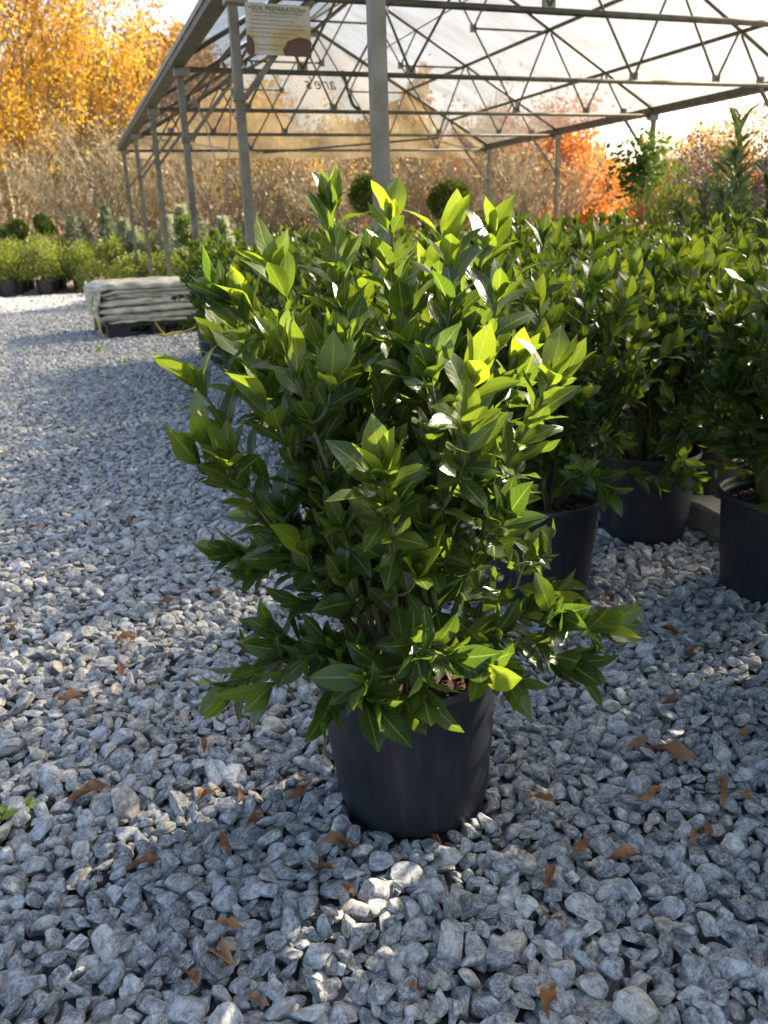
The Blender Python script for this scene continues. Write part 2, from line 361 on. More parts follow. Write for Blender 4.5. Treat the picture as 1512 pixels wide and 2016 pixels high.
def drop_stones(seed, x0, x1, y0, y1, keep, rmin, rmax, tries):
    """dart throwing: each stone keeps its distance from its neighbours"""
    rng = np.random.default_rng(seed); X = rng.uniform(x0, x1, tries); Y = rng.uniform(y0, y1, tries)
    k = keep(X, Y); X, Y = X[k], Y[k]; n = len(X)
    rad = np.clip(np.exp(rng.normal(math.log(math.sqrt(rmin*rmax)), 0.32, n)), rmin, rmax)
    rad[: n//3] = np.maximum(rad[: n//3], math.sqrt(rmin*rmax)); rad[2*n//3:] = rmin*1.05
    cell = 2*rmax; G = {}; out = []
    for i in range(n):
        x, y, r = X[i], Y[i], rad[i]; ci, cj = int(x/cell), int(y/cell); ok = True
        for a in (ci-1, ci, ci+1):
            for b in (cj-1, cj, cj+1):
                for (qx, qy, qr) in G.get((a, b), ()):
                    if (qx-x)**2+(qy-y)**2 < (0.8*(qr+r))**2: ok = False; break
                if not ok: break
            if not ok: break
        if ok: G.setdefault((ci, cj), []).append((x, y, r)); out.append((x, y, r))
    P = np.array(out); n = len(P); o = np.zeros((n, 8)); o[:, :2] = P[:, :2]; o[:, 2] = rng.normal(0, 0.004, n)-P[:, 2]*0.1
    o[:, 3:5] = rng.normal(0, 0.42, (n, 2)); o[:, 5] = rng.uniform(0, 6.283, n); o[:, 6] = P[:, 2]*rng.uniform(1.16, 1.42, n); o[:, 7] = rng.integers(0, 18, n)
    return o
def under_stones(seed, x0, x1, y0, y1, keep, step, scale, z):
    rng = np.random.default_rng(seed); X, Y = np.meshgrid(np.arange(x0, x1, step), np.arange(y0, y1, step)); X = X.ravel(); Y = Y.ravel()
    X = X+rng.uniform(-.45, .45, len(X))*step; Y = Y+rng.uniform(-.45, .45, len(Y))*step; k = keep(X, Y); X, Y = X[k], Y[k]; n = len(X)
    return np.stack([X, Y, z+rng.normal(0, 0.003, n), rng.normal(0, 0.4, n), rng.normal(0, 0.4, n), rng.uniform(0, 6.283, n), scale*np.exp(rng.normal(0, 0.22, n)), rng.integers(0, 18, n)], -1)
def out_of_pots(X, Y):
    k = (np.hypot(X-MAIN[0], Y-MAIN[1]) > 0.162)
    for p in POTS_NEAR: k &= np.hypot(X-p[0], Y-p[1]) > 0.12
    return k
def frustum(X, Y): return (np.abs(X) < 0.49*Y+0.24)
side_k = lambda X, Y: (~frustum(X, Y)) & (np.abs(X) < 0.49*Y+1.6)
near_k = lambda X, Y: frustum(X, Y) & out_of_pots(X, Y)
mid_k = lambda X, Y: frustum(X, Y) & (X < 1.5-0.36*(Y-3.4))
far_k = lambda X, Y: frustum(X, Y) & (X < -0.3-0.36*(Y-8.6))
ST = np.concatenate([drop_stones(5, -1.9, 2.1, 0.72, 3.6, near_k, 0.0115, 0.031, 46000), under_stones(8, -1.9, 2.1, 0.72, 3.6, near_k, 0.026, 0.02, -0.016),
                     under_stones(9, -4.8, 1.8, 3.6, 8.6, mid_k, 0.034, 0.0235, 0.0), under_stones(12, -4.8, 1.8, 3.6, 8.6, mid_k, 0.04, 0.022, -0.014),
                     under_stones(14, -3.2, 3.3, 0.3, 3.6, lambda X, Y: side_k(X, Y) | (Y < 0.72) & (np.abs(X) < 0.6), 0.034, 0.025, 0.0), under_stones(15, -6.4, -1.5, 3.6, 8.6, lambda X, Y: side_k(X, Y) & (X < 0), 0.037, 0.026, 0.0),
                     under_stones(10, -9.5, 0, 8.6, 18.6, far_k, 0.04, 0.027, -0.004)])
def surf(x, y): return 0.012
me = bpy.data.meshes.new('gravel'); me.vertices.add(len(ST)); me.vertices.foreach_set('co', ST[:, :3].astype(np.float32).ravel())
a = me.attributes.new('rot', 'FLOAT_VECTOR', 'POINT'); a.data.foreach_set('vector', ST[:, 3:6].astype(np.float32).ravel())
a = me.attributes.new('scl', 'FLOAT', 'POINT'); a.data.foreach_set('value', ST[:, 6].astype(np.float32))
a = me.attributes.new('idx', 'INT', 'POINT'); a.data.foreach_set('value', ST[:, 7].astype(np.int32))
grav = tag(obj('gravel', me), 'loose angular blue grey gravel stones covering the yard', 'gravel', kind='stuff')
ng = bpy.data.node_groups.new('scatter_stones', 'GeometryNodeTree')
ng.interface.new_socket('Geometry', in_out='INPUT', socket_type='NodeSocketGeometry'); ng.interface.new_socket('Geometry', in_out='OUTPUT', socket_type='NodeSocketGeometry')
gi = ng.nodes.new('NodeGroupInput'); go = ng.nodes.new('NodeGroupOutput'); ip = ng.nodes.new('GeometryNodeInstanceOnPoints'); ci = ng.nodes.new('GeometryNodeCollectionInfo')
ci.inputs[0].default_value = proto; ci.inputs['Separate Children'].default_value = True; ci.inputs['Reset Children'].default_value = True
def named(n, t):
    a = ng.nodes.new('GeometryNodeInputNamedAttribute'); a.data_type = t; a.inputs[0].default_value = n; return a.outputs[0]
ip.inputs['Pick Instance'].default_value = True
e2r = ng.nodes.new('FunctionNodeEulerToRotation')
ng.links.new(gi.outputs[0], ip.inputs['Points']); ng.links.new(ci.outputs[0], ip.inputs['Instance'])
ng.links.new(named('idx', 'INT'), ip.inputs['Instance Index']); ng.links.new(named('rot', 'FLOAT_VECTOR'), e2r.inputs[0]); ng.links.new(e2r.outputs[0], ip.inputs['Rotation'])
ng.links.new(named('scl', 'FLOAT'), ip.inputs['Scale']); ng.links.new(ip.outputs[0], go.inputs[0])
md = grav.modifiers.new('scatter', 'NODES'); md.node_group = ng

# ------------------------------------------------------------------ the shelter
EAVE = CAM_H+1.45; S = 2.6443; W = 7.164; RISE = 1.97
O0 = np.array([-0.847, 6.0015, 0.0])
def sp(i, u, z): return O0+DV*S*i+CV*u+np.array([0, 0, z])
shelter = thing('growing_shelter', tuple(sp(-1, 0, 0)), 'open steel-framed plant shelter with translucent plastic film gable roof', 'shelter')
SH = np.array(sp(-1, 0, 0))
def part(name, mb, m, parent=None, smooth=False, kind=None):
    o = obj(name, mb.mesh(name, m, smooth), parent or shelter)
    if kind: o['kind'] = kind
    return o
BM = np.stack([CV, DV, np.array([0, 0, 1.])], 1)
for i in range(-1, 5):
    for u in (0, W):
        p = sp(i, u, 0)-SH
        po = part('post', MB().box(p+np.array([0, 0, (EAVE-0.03-0.02)/2-0.025]), (0.057, 0.057, EAVE-0.05+0.05), BM), M_GALV)
        s = 1 if u == 0 else -1
        part('brace_clamp', MB().box(p+np.array([0, 0, EAVE-0.62]), (0.075, 0.075, 0.05), BM), M_GALV2, po)
        part('knee_brace', MB().bar(p+CV*0.04*s+[0, 0, EAVE-0.62], p+CV*0.53*s+[0, 0, EAVE-0.05], 0.035, 0.035), M_GALV, po)
        part('post_cap', MB().box(p+CV*0.02*s+np.array([0, 0, EAVE-0.055]), (0.14, 0.1, 0.07), BM), M_PLATE, po)
a0, a1 = -1.15, 4.06
for u, s in ((0, -1), (W, 1)):
    q0, q1 = sp(a0, u, EAVE)-SH, sp(a1, u, EAVE)-SH
    eb = part('eave_beam', MB().bar(q0+CV*0.02*s+[0, 0, 0.035], q1+CV*0.02*s+[0, 0, 0.035], 0.13, 0.1), M_GALV2)
    part('fascia_strip', MB().bar(q0+CV*0.092*s+[0, 0, 0.055], q1+CV*0.092*s+[0, 0, 0.055], 0.012, 0.04), M_PLATE, eb)
PL = [0.53, 1.16, 2.27, W-2.27, W-1.16, W-0.53]
half = W/2
def raf(u): return RISE*(1-abs(u-half)/half)
NODES = [0.86, 1.78, 2.66]                   # rafter nodes on the left slope, mirrored on the right
for i in range(-1, 5):
    T = lambda u, z: sp(i, u, EAVE+z)-SH
    def tb(a, b, r): return MB().tube([T(*a), (T(*a)+T(*b))/2, T(*b)], r, 8)
    ch = part('truss', tb((0, -0.03), (W, -0.03), 0.024), M_GALV2, smooth=True)
    for s in (0, 1):
        m = (lambda u: u) if s == 0 else (lambda u: W-u)
        part('rafter', tb((m(0.02), 0.05), (half, RISE+0.03), 0.022 if i < 4 else 0.032), M_GALV2, ch, True)
        midn = ((2.27+half)/2, RISE*0.5)
        web = [((0.53, 0), (0.86, raf(0.86))), ((1.16, 0), (0.9, raf(0.9))), ((1.16, 0), (1.76, raf(1.76))), ((2.27, 0), (1.81, raf(1.81))),
               ((2.27, 0), (half-0.02, RISE)), (midn, (1.79, raf(1.79))), (midn, (2.66, raf(2.66)))]
        for a, b in web: part('web', tb((m(a[0]), a[1]), (m(b[0]), b[1]), 0.014), M_GALV2, ch, True)
        for u in (0.53, 1.16, 2.27): part('gusset_plate', MB().box(T(m(u), 0.012), (0.1, 0.02, 0.1), BM), M_PLATE, ch)
        part('gusset_plate', MB().box(T(m(midn[0]), midn[1]), (0.09, 0.02, 0.09), BM), M_PLATE, ch)
    part('ridge_plate', MB().box(T(half, RISE-0.02), (0.2, 0.03, 0.16), BM), M_PLATE, ch)
for u in NODES[:2]:
    for m in (u, W-u):
        part('purlin', MB().bar(sp(a0, m, EAVE+raf(m)+0.035)-SH, sp(4, m, EAVE+raf(m)+0.035)-SH, 0.03, 0.04), M_GALV2)
for m in (NODES[2], W-NODES[2]):
    part('purlin', MB().bar(sp(a0, m, EAVE+raf(m)+0.03)-SH, sp(4, m, EAVE+raf(m)+0.03)-SH, 0.014, 0.014), M_GALV2)
part('ridge_beam', MB().bar(sp(a0, half, EAVE+RISE+0.0)-SH, sp(4, half, EAVE+RISE+0.0)-SH, 0.04, 0.05), M_GALV2)
for (ia, ua, ib, ub) in ((3, 0.1, 4, 2.4), (3, 4.9, 4, 2.5), (3, 4.7, 4, 6.9)):
    part('wind_brace', MB().bar(sp(ia, ua, EAVE-0.07)-SH, sp(ib, ub, EAVE-0.07)-SH, 0.03, 0.03), M_GALV2)
rng = np.random.default_rng(11)
def film(i0, i1, s, name='film_panel'):
    nu, nv = 22, 14; V = []
    for a in range(nu+1):
        for b in range(nv+1):
            t, v = a/nu, b/nv
            u = (-0.06+(half+0.06)*t); z = raf(max(u, 0))+0.068+(0.03*min(u, 0))
            i = i0+(i1-i0)*v
            sag = -0.02*math.sin(math.pi*v)*math.sin(math.pi*t*3)**2+0.008*math.sin(19*t+23*v+i0*5+s*2)+0.006*math.sin(31*v-13*t+s)
            V.append(sp(i, u if s == 0 else W-u, EAVE+z+max(sag, -0.012))-SH)
    idx = np.arange((nu+1)*(nv+1)).reshape(nu+1, nv+1)
    Q = np.stack([idx[:-1, :-1], idx[1:, :-1], idx[1:, 1:], idx[:-1, 1:]], -1).reshape(-1, 4)
    o = obj(name, mk_mesh(name, V, Q, [M_FILM], True), shelter); return o
for k in range(5):
    for s in (0, 1): film(-1+k-(0.15 if k == 0 else 0), k-0.002+(0.05 if k == 4 else 0), s)
# far gable sheet with its hem
nu, nv = 40, 14; V = []
for a_ in range(nu+1):
    for b_ in range(nv+1):
        u = W*a_/nu; t = b_/nv; top = raf(u)+0.06; bot = -0.16+0.02*math.sin(a_*1.3)
        V.append(sp(4.04, u, EAVE+bot+(top-bot)*t)-SH+DV*0.02*math.sin(a_*0.9+b_*0.5))
idx = np.arange((nu+1)*(nv+1)).reshape(nu+1, nv+1)
gable = obj('gable_sheet', mk_mesh('gable_sheet', V, np.stack([idx[:-1, :-1], idx[1:, :-1], idx[1:, 1:], idx[:-1, 1:]], -1).reshape(-1, 4), [M_GABLE], True), shelter)
def text_mesh(s, size, m, shear=0.0, align='LEFT', extrude=0.0, space=1.0):
    c = bpy.data.curves.new('t', 'FONT'); c.body = s; c.size = size; c.shear = shear; c.align_x = align; c.extrude = extrude; c.space_character = space; c.resolution_u = 3
    o = bpy.data.objects.new('t', c); col.objects.link(o)
    dg = bpy.context.evaluated_depsgraph_get(); me = bpy.data.meshes.new_from_object(o.evaluated_get(dg)); bpy.data.objects.remove(o)
    me.materials.clear(); me.materials.append(m); return me
def place_text(name, me, parent, origin, xdir, up):
    n = np.cross(xdir, up); o = obj(name, me, parent)
    o.matrix_local = Matrix(((xdir[0], up[0], n[0], origin[0]), (xdir[1], up[1], n[1], origin[1]), (xdir[2], up[2], n[2], origin[2]), (0, 0, 0, 1))); return o
UP = np.array([0, 0, 1.])
# banner lettering printed on the outside, so it reads mirrored from in here
place_text('lettering', text_mesh("J", 0.74, M_PRINT, 0.3), gable, sp(4.015, 4.36, EAVE+0.84)-SH, -CV, UP)
place_text('lettering', text_mesh("ane's", 0.3, M_PRINT, 0.35), gable, sp(4.015, 4.0, EAVE+1.02)-SH, -CV, UP)
# hanging wires
for (x, y, x2, y2, D) in ((457, 140, 437, 440, 8.0), (380, 185, 425, 320, 9.0)):
    A, B = px(x, y, D=D), px(x2, y2, D=D)
    part('wire', MB().tube([A-SH, (A+B)/2-SH+[0.02, 0, 0], B-SH], 0.007, 5), M_WIRE)

# sign on a post
sg = thing('plant_care_sign', tuple(sp(0, 0.0, EAVE-0.37)-DV*0.05), 'weathered cream board reading SOIL PREPARATION fixed to a shelter post', 'sign')
SG = np.array(sg.location)
def sign_board_mat():
    m, N, L, out = mat('sign_board')
    tc = N('ShaderNodeTexCoord'); mp = N('ShaderNodeMapping'); L(tc.outputs['Object'], mp.inputs[0])
    n = noise(N, L, 16, 5, 0.7, tc.outputs['Object'])
    def blob(cx, cz, rx, rz):
        s = N('ShaderNodeSeparateXYZ'); L(tc.outputs['Object'], s.inputs[0])
        ax = math_(N, L, 'POWER', math_(N, L, 'DIVIDE', math_(N, L, 'SUBTRACT', s.outputs[0], cx), rx), 2.0)
        az = math_(N, L, 'POWER', math_(N, L, 'DIVIDE', math_(N, L, 'SUBTRACT', s.outputs[2], cz), rz), 2.0)
        d = math_(N, L, 'SQRT', math_(N, L, 'ADD', ax, az))
        return math_(N, L, 'ADD', d, math_(N, L, 'MULTIPLY', math_(N, L, 'SUBTRACT', n.outputs[0], 0.5), 0.5))
    d = math_(N, L, 'MINIMUM', blob(0.415, 0.02, 0.115, 0.085), blob(0.075, 0.03, 0.04, 0.07))
    halo = math_(N, L, 'MINIMUM', blob(0.4, 0.06, 0.24, 0.13), blob(0.07, 0.04, 0.08, 0.12))
    r = ramp(N, [(0.55, (0.13, 0.06, 0.035)), (0.95, (0.12, 0.04, 0.02)), (1.0, (0.5, 0.34, 0.12))]); L(d, r.inputs[0])
    h = ramp(N, [(0.6, (0.6, 0.42, 0.16)), (1.0, (0.62, 0.56, 0.42))]); L(halo, h.inputs[0])
    k = ramp(N, [(0.97, (0, 0, 0)), (1.0, (1, 1, 1))]); L(d, k.inputs[0])
    p = N('ShaderNodeBsdfPrincipled'); pset(p, Roughness=0.55); L(mixc(N, L, k.outputs[0], r.outputs[0], h.outputs[0]), p.inputs['Base Color']); L(p.outputs[0], out.inputs[0]); return m
sb = obj('board', MB().box((0.275, 0, 0.14), (0.42, 0.012, 0.29)).mesh('board', sign_board_mat()), sg); 
sg.rotation_euler.z = YAW; sg.rotation_euler.y = R_(1.0)
XS = np.array([1., 0, 0])
for s, size, x, z, m in [("SOIL PREPARATION", 0.038, 0.105, 0.243, M_INK)]:
    place_text('lettering', text_mesh(s, size, m, space=1.0), sb, (x, -0.008, z), XS, UP)
obj('rule_line', MB().box((0.27, -0.0075, 0.234), (0.33, 0.002, 0.003)).mesh('rule_line', M_INK), sb)
for x in (0.092, 0.449): obj('bullet', MB().lathe([(0, -0.001), (0.005, -0.001), (0.005, 0.001), (0, 0.001)], 10).mesh('bullet', M_INK), sb, (x, -0.008, 0.257)).rotation_euler.x = R_(90)
for k, s in enumerate(['To prepare clay type soils add 2-4" of each', 'materials as: pine bark fines, peat moss,', 'composted manure or leaves, or other similar', 'organic materials to your surface and thoroughly', 'till. If on the sandy side, add peat moss or', 'organic matter to help hold water.', '', 'Plants like Rhododendrons,', 'Daphne, and others']):
    if s: place_text('lettering', text_mesh(s, 0.0185, M_INKFADED), sb, (0.085+(0.04 if k > 5 else 0), -0.008, 0.21-0.0235*k), XS, UP)

# ------------------------------------------------------------------ leaves and shrubs
def leaf_template(rows, cols, fold=0.16, curl=0.18, wide=0.4, und=0.03, seed=0, twist=0.0):
    """unit leaf along +Y, upper face +Z; returns V, Q, UV"""
    t = np.linspace(0, 1, rows+1); u = np.linspace(-1, 1, cols+1)
    w = np.sin(np.pi*(np.clip(t-0.05, 0, 1)/0.95)**0.9)**0.8*(1-0.25*np.clip(t-0.8, 0, 1)/0.2); w = w/w.max()*wide/2; w = np.maximum(w, 0.012*np.where(t < 0.08, 1, 0.1))
    rng = np.random.default_rng(seed); ph = rng.uniform(0, 6, 2)
    X = u[None]*w[:, None]
    Z = fold*np.abs(X)*2.0-(curl*t**2)[:, None]+und*np.abs(u)[None]**2*np.sin(t*9+np.where(u > 0, ph[0], ph[1])[None].T.T.reshape(1, -1).repeat(rows+1, 0).T if False else (t[:, None]*9+np.where(u > 0, ph[0], ph[1])[None]))*(w/w.max())[:, None]
    X = X+twist*(t**2)[:, None]*0.3
    Y = np.repeat(t[:, None], cols+1, 1)-0.25*np.abs(curl)*(t**3)[:, None]
    V = np.stack([X, Y, Z], -1).reshape(-1, 3)
    idx = np.arange((rows+1)*(cols+1)).reshape(rows+1, cols+1)
    Q = np.stack([idx[:-1, :-1], idx[:-1, 1:], idx[1:, 1:], idx[1:, :-1]], -1).reshape(-1, 4)
    UV = np.stack([np.repeat((u[None]+1)/2, rows+1, 0), np.repeat(t[:, None], cols+1, 1)], -1).reshape(-1, 2)
    return V, Q, UV
LEAF_HI = [leaf_template(9, 4, f, c, w, un, k, tw) for k, (f, c, w, un, tw) in enumerate([(0.12, 0.1, 0.4, 0.02, 0.08), (0.08, 0.22, 0.44, 0.035, -0.1), (0.2, 0.04, 0.38, 0.02, 0.12), (0.07, 0.36, 0.42, 0.04, 0), (0.15, 0.16, 0.46, 0.04, -0.14), (0.05, -0.1, 0.4, 0.03, 0.08)])]
LEAF_LO = [leaf_template(4, 2, f, c, w, un, k) for k, (f, c, w, un) in enumerate([(0.14, 0.12, 0.42, 0.0), (0.1, 0.28, 0.46, 0.0), (0.2, 0.05, 0.4, 0.0)])]
LEAF_NARROW = [leaf_template(6, 2, 0.25, c, 0.2, 0.02, k) for k, c in enumerate((0.15, 0.35, 0.05))]
LEAF_QUAD = [(np.array([[0, 0, 0], [0.28, 0.45, 0.05], [0, 1, -0.1], [-0.28, 0.45, 0.05]]), np.array([[0, 1, 2, 3]]), np.array([[.5, 0], [1, .5], [.5, 1], [0, .5]]))]
def unit(v): return v/(np.linalg.norm(v, axis=-1, keepdims=True)+1e-12)
def leaf_frames(D, Nn):
    D = unit(D); X = unit(np.cross(D, Nn)); Z = np.cross(X, D); return np.stack([X, D, Z], -1)       # columns
def join_leaves(name, P, D, Nn, size, age, tpls, m, shape=None, smooth=True):
    P, D, Nn, size, age = map(lambda a: np.asarray(a, float), (P, D, Nn, size, age)); n = len(P)
    Rm = leaf_frames(D, Nn)
    if shape is None: shape = np.arange(n) % len(tpls)
    Vs, Qs, UVs, As = [], [], [], []; off = 0
    for k, (tv, tq, tu) in enumerate(tpls):
        s = np.where(np.asarray(shape) == k)[0]
        if not len(s): continue
        V = np.einsum('nij,vj->nvi', Rm[s], tv)*size[s, None, None]+P[s, None]
        Q = (tq[None]+(np.arange(len(s))*len(tv))[:, None, None]).reshape(-1, tq.shape[1])+off
        Vs.append(V.reshape(-1, 3)); Qs.append(Q); UVs.append(np.tile(tu, (len(s), 1))); As.append(np.repeat(age[s], len(tv))); off += len(s)*len(tv)
    return mk_mesh(name, np.concatenate(Vs), np.concatenate(Qs), [m], smooth, np.concatenate(UVs), {'age': np.concatenate(As)})
POT_H = 0.335
def gardenia(seed, height=1.2, R=0.36, n_up=26, n_low=12, dense=1.0, soil=0.292, ls=0.85):
    """stems [(points, radii)] and leaves: pos, dir, normal, size, age"""
    rng = np.random.default_rng(seed); stems = []; Lf = []
    def leafat(p, d, n, s, a): Lf.append((p, d, n, s*ls, a))
    def shoot(P, r0, r1, t0, tuft=True, ys=0.0, gap=0.038, young=0.5):
        P = np.asarray(P); stems.append((P, np.linspace(r0, r1, len(P))))
        seg = np.linalg.norm(np.diff(P, axis=0), axis=1); cum = np.concatenate([[0], np.cumsum(seg)]); Ln = cum[-1]
        s = t0*Ln+rng.uniform(0, gap); az = rng.uniform(0, 6.28)
        while s < Ln-0.012:
            f = s/Ln; p = np.array([np.interp(s, cum, P[:, k]) for k in range(3)]); q = np.array([np.interp(min(s+0.01, Ln), cum, P[:, k]) for k in range(3)])
            t = unit(q-p+1e-9); 
            ref = unit(np.cross(t, [0.3, 0.9, 0.2])); ref2 = np.cross(t, ref)
            k = 2 if rng.random() < 0.6 else 3
            for j in range(k):
                a = az+j*2*np.pi/k+rng.normal(0, 0.25); rad = np.cos(a)*ref+np.sin(a)*ref2
                al = R_(np.clip(rng.normal(68-34*f, 11), 18, 95))
                d = np.cos(al)*t+np.sin(al)*rad; d[2] -= 0.12*(1-f); n = -np.cos(al)*rad+np.sin(al)*t+rng.normal(0, 0.18, 3)
                size = rng.uniform(0.064, 0.106)*(0.75+0.35*f)*(1.0 if rng.random() > 0.2 else 0.6)
                leafat(p, d, n, size, np.clip(rng.normal(0.05+young*0.55*max(0, f-0.45)*1.6, 0.1), 0, 1))
            az += np.pi/2+rng.normal(0, 0.3); s += gap*rng.uniform(0.7, 1.35)*(1.15-0.35*f)
        if tuft:
            p = P[-1]; t = unit(P[-1]-P[-2]); ref = unit(np.cross(t, [0.3, 0.9, 0.2])); ref2 = np.cross(t, ref)
            k = rng.integers(3, 6); az = rng.uniform(0, 6.28); yg = np.clip(rng.normal(young, 0.25), 0.05, 1)
            for j in range(k):
                a = az+j*2*np.pi/k+rng.normal(0, 0.2); rad = np.cos(a)*ref+np.sin(a)*ref2
                al = R_(np.clip(rng.normal(21, 10), 5, 50)); d = np.cos(al)*t+np.sin(al)*rad; n = -np.cos(al)*rad+np.sin(al)*t+rng.normal(0, 0.12, 3)
                leafat(p, d, n, rng.uniform(0.07, 0.118), np.clip(yg+rng.normal(0, 0.1), 0, 1))
            for j in range(2):
                a = az+j*np.pi; rad = np.cos(a)*ref+np.sin(a)*ref2; al = R_(rng.uniform(5, 18))
                leafat(p+t*0.004, np.cos(al)*t+np.sin(al)*rad, -np.cos(al)*rad+np.sin(al)*t, rng.uniform(0.03, 0.055), min(1, yg+0.25))
    def bez(a, b, c, n=9):
        t = np.linspace(0, 1, n)[:, None]; return (1-t)**2*a+2*t*(1-t)*b+t*t*c
    for k in range(n_up):
        th = k*2.39996+rng.normal(0, 0.25); rr = R*math.sqrt((k+0.5)/n_up)*rng.uniform(0.8, 1.08)
        base = np.array([0.05*math.cos(th+0.5), 0.05*math.sin(th+0.5), soil-0.03])
        zt = height*(0.97-0.2*(rr/R)**2)*rng.uniform(0.84, 1.03)
        end = np.array([rr*math.cos(th), rr*math.sin(th), zt]); c = np.array([rr*0.55*math.cos(th), rr*0.55*math.sin(th), soil+(zt-soil)*0.55])
        P = bez(base, c, end, 12); P[2:-1] += rng.normal(0, 0.006, (len(P)-3, 3))
        shoot(P, rng.uniform(0.0055, 0.008), 0.0025, 0.3, young=np.clip(rng.normal(0.6, 0.2), 0.1, 1))
        for j in range(int(rng.integers(2, 5)*dense)):
            f = rng.uniform(0.3, 0.85); i = f*11; i0 = int(i); p = P[i0]+(P[min(i0+1, 11)]-P[i0])*(i-i0)
            az = th+rng.normal(0, 1.3); ln = rng.uniform(0.07, 0.19)*(1.25-0.6*f); e = p+np.array([math.cos(az)*0.75, math.sin(az)*0.75, rng.uniform(0.5, 1.0)])*ln
            shoot(bez(p, (p+e)/2+[math.cos(az)*0.02, math.sin(az)*0.02, -0.01], e, 5), 0.0028, 0.0016, 0.3, young=np.clip(rng.normal(0.2+0.4*f, 0.2), 0.02, 1))
    for k in range(n_low):
        th = k*6.283/n_low+rng.normal(0, 0.2); rr = R*rng.uniform(0.75, 1.12); z1 = soil+rng.uniform(0.075, 0.3)
        base = np.array([0.04*math.cos(th), 0.04*math.sin(th), soil-0.02])
        P = bez(base, np.array([rr*0.5*math.cos(th), rr*0.5*math.sin(th), z1+0.06]), np.array([rr*math.cos(th), rr*math.sin(th), z1-rng.uniform(-0.02, 0.06)]), 9)
        shoot(P, 0.0045, 0.0018, 0.3, young=rng.uniform(0.03, 0.3), gap=0.035)
        for j in range(int(rng.integers(1, 4)*dense)):
            i = rng.integers(3, 8); az = th+rng.choice([-1, 1])*rng.uniform(0.5, 1.1); ln = rng.uniform(0.05, 0.13); e = P[i]+np.array([math.cos(az), math.sin(az), rng.uniform(0.0, 0.7)])*ln
            shoot(bez(P[i], (P[i]+e)/2, e, 4), 0.0026, 0.0015, 0.25, young=rng.uniform(0.02, 0.35))
    P, D, Nn, s, a = (np.array(x) for x in zip(*Lf))
    return stems, P, D, Nn, s, a
def stems_mesh(stems, k=5, m=None):
    mb = MB()
    for P, r in stems: mb.tube(P, r, k, cap=False)
    return mb.mesh('stems', m or M_STEM, True)
def pot_meshes(rt=0.189, rb=0.155, h=POT_H, m=None, k=56):
    body = MB().lathe([(0, 0.012), (rb*0.9, 0.012), (rb*0.97, 0.0), (rb, 0.006), (rb+0.004, 0.03), (rb+(rt-rb)*0.5, h*0.5), (rt-0.008, h-0.03), (rt-0.006, h-0.02), (rt-0.012, h-0.02), (rt-0.014, h-0.04), (rb+(rt-rb)*0.5-0.01, h*0.55), (0, h*0.55)], k)
    rim = MB().lathe([(rt-0.011, h-0.024), (rt-0.002, h-0.024), (rt+0.003, h-0.02), (rt+0.004, h-0.012), (rt+0.0015, h-0.008), (rt+0.003, h-0.003), (rt, h), (rt-0.006, h), (rt-0.009, h-0.006), (rt-0.011, h-0.024)], k)
    return body.mesh('pot', m or M_POT, True), rim.mesh('rim', m or M_POT, True)
def mulch_mesh(seed, r=0.145, z=0.292, n=420, big=1.0):
    rng = np.random.default_rng(seed); th = rng.uniform(0, 6.28, n); rr = r*np.sqrt(rng.random(n))
    P = np.stack([rr*np.cos(th), rr*np.sin(th), z+rng.uniform(-0.004, 0.012, n)], -1)
    d = rng.normal(size=(n, 3))*[1, 1, 0.25]; nn = rng.normal(0, 0.3, (n, 3))+[0, 0, 1]
    tpl = []
    for k in range(3):
        w = [0.16, 0.28, 0.1][k]; tpl.append((np.array([[-w, 0, 0], [w, 0.05, 0], [w*0.8, 1, 0.05], [-w*0.7, 0.9, 0.05], [-w, 0, -0.08], [w, 0.05, -0.08], [w*0.8, 1, -0.03], [-w*0.7, 0.9, -0.03]]), np.array([[0, 1, 2, 3], [1, 5, 6, 2], [2, 6, 7, 3], [3, 7, 4, 0], [0, 4, 5, 1]]), np.zeros((8, 2))))
    return join_leaves('mulch', P, d, nn, rng.uniform(0.015, 0.045, n)*big, rng.random(n), tpl, M_MULCH, smooth=False)
POT_ME, RIM_ME = pot_meshes()
SOIL_ME = MB().lathe([(0, 0.286), (0.08, 0.288), (0.174, 0.284)], 32).mesh('soil', M_SOIL, True)
# single-leaf meshes shared by all picked-out leaves
AGES = [0.0, 0.15, 0.3, 0.45, 0.6, 0.8, 1.0]
LEAF_ME = {}
for k, (tv, tq, tu) in enumerate(LEAF_HI):
    for j, ag in enumerate(AGES): LEAF_ME[k, j] = mk_mesh('leaf', tv, tq, [M_LEAF], True, tu, {'age': np.full(len(tv), ag)})
def pick_visible(P, Rw, loc, n, cell=11):
    """indices of the n leaves that show best from the photograph's side"""
    Pw = P@Rw.T+loc; x, y, z = to_px(Pw); order = np.argsort(z); seen = {}; out = []
    for i in order:
        key = (int(x[i]//cell), int(y[i]//cell)); c = sum(seen.get((key[0]+a, key[1]+b), 0) for a in (-1, 0, 1) for b in (-1, 0, 1))
        if c >= 2 or not (-60 < x[i] < 1572 and -60 < y[i] < 2076): continue
        seen[key] = seen.get(key, 0)+1; out.append(i)
        if len(out) >= n: break
    return np.array(out, int)
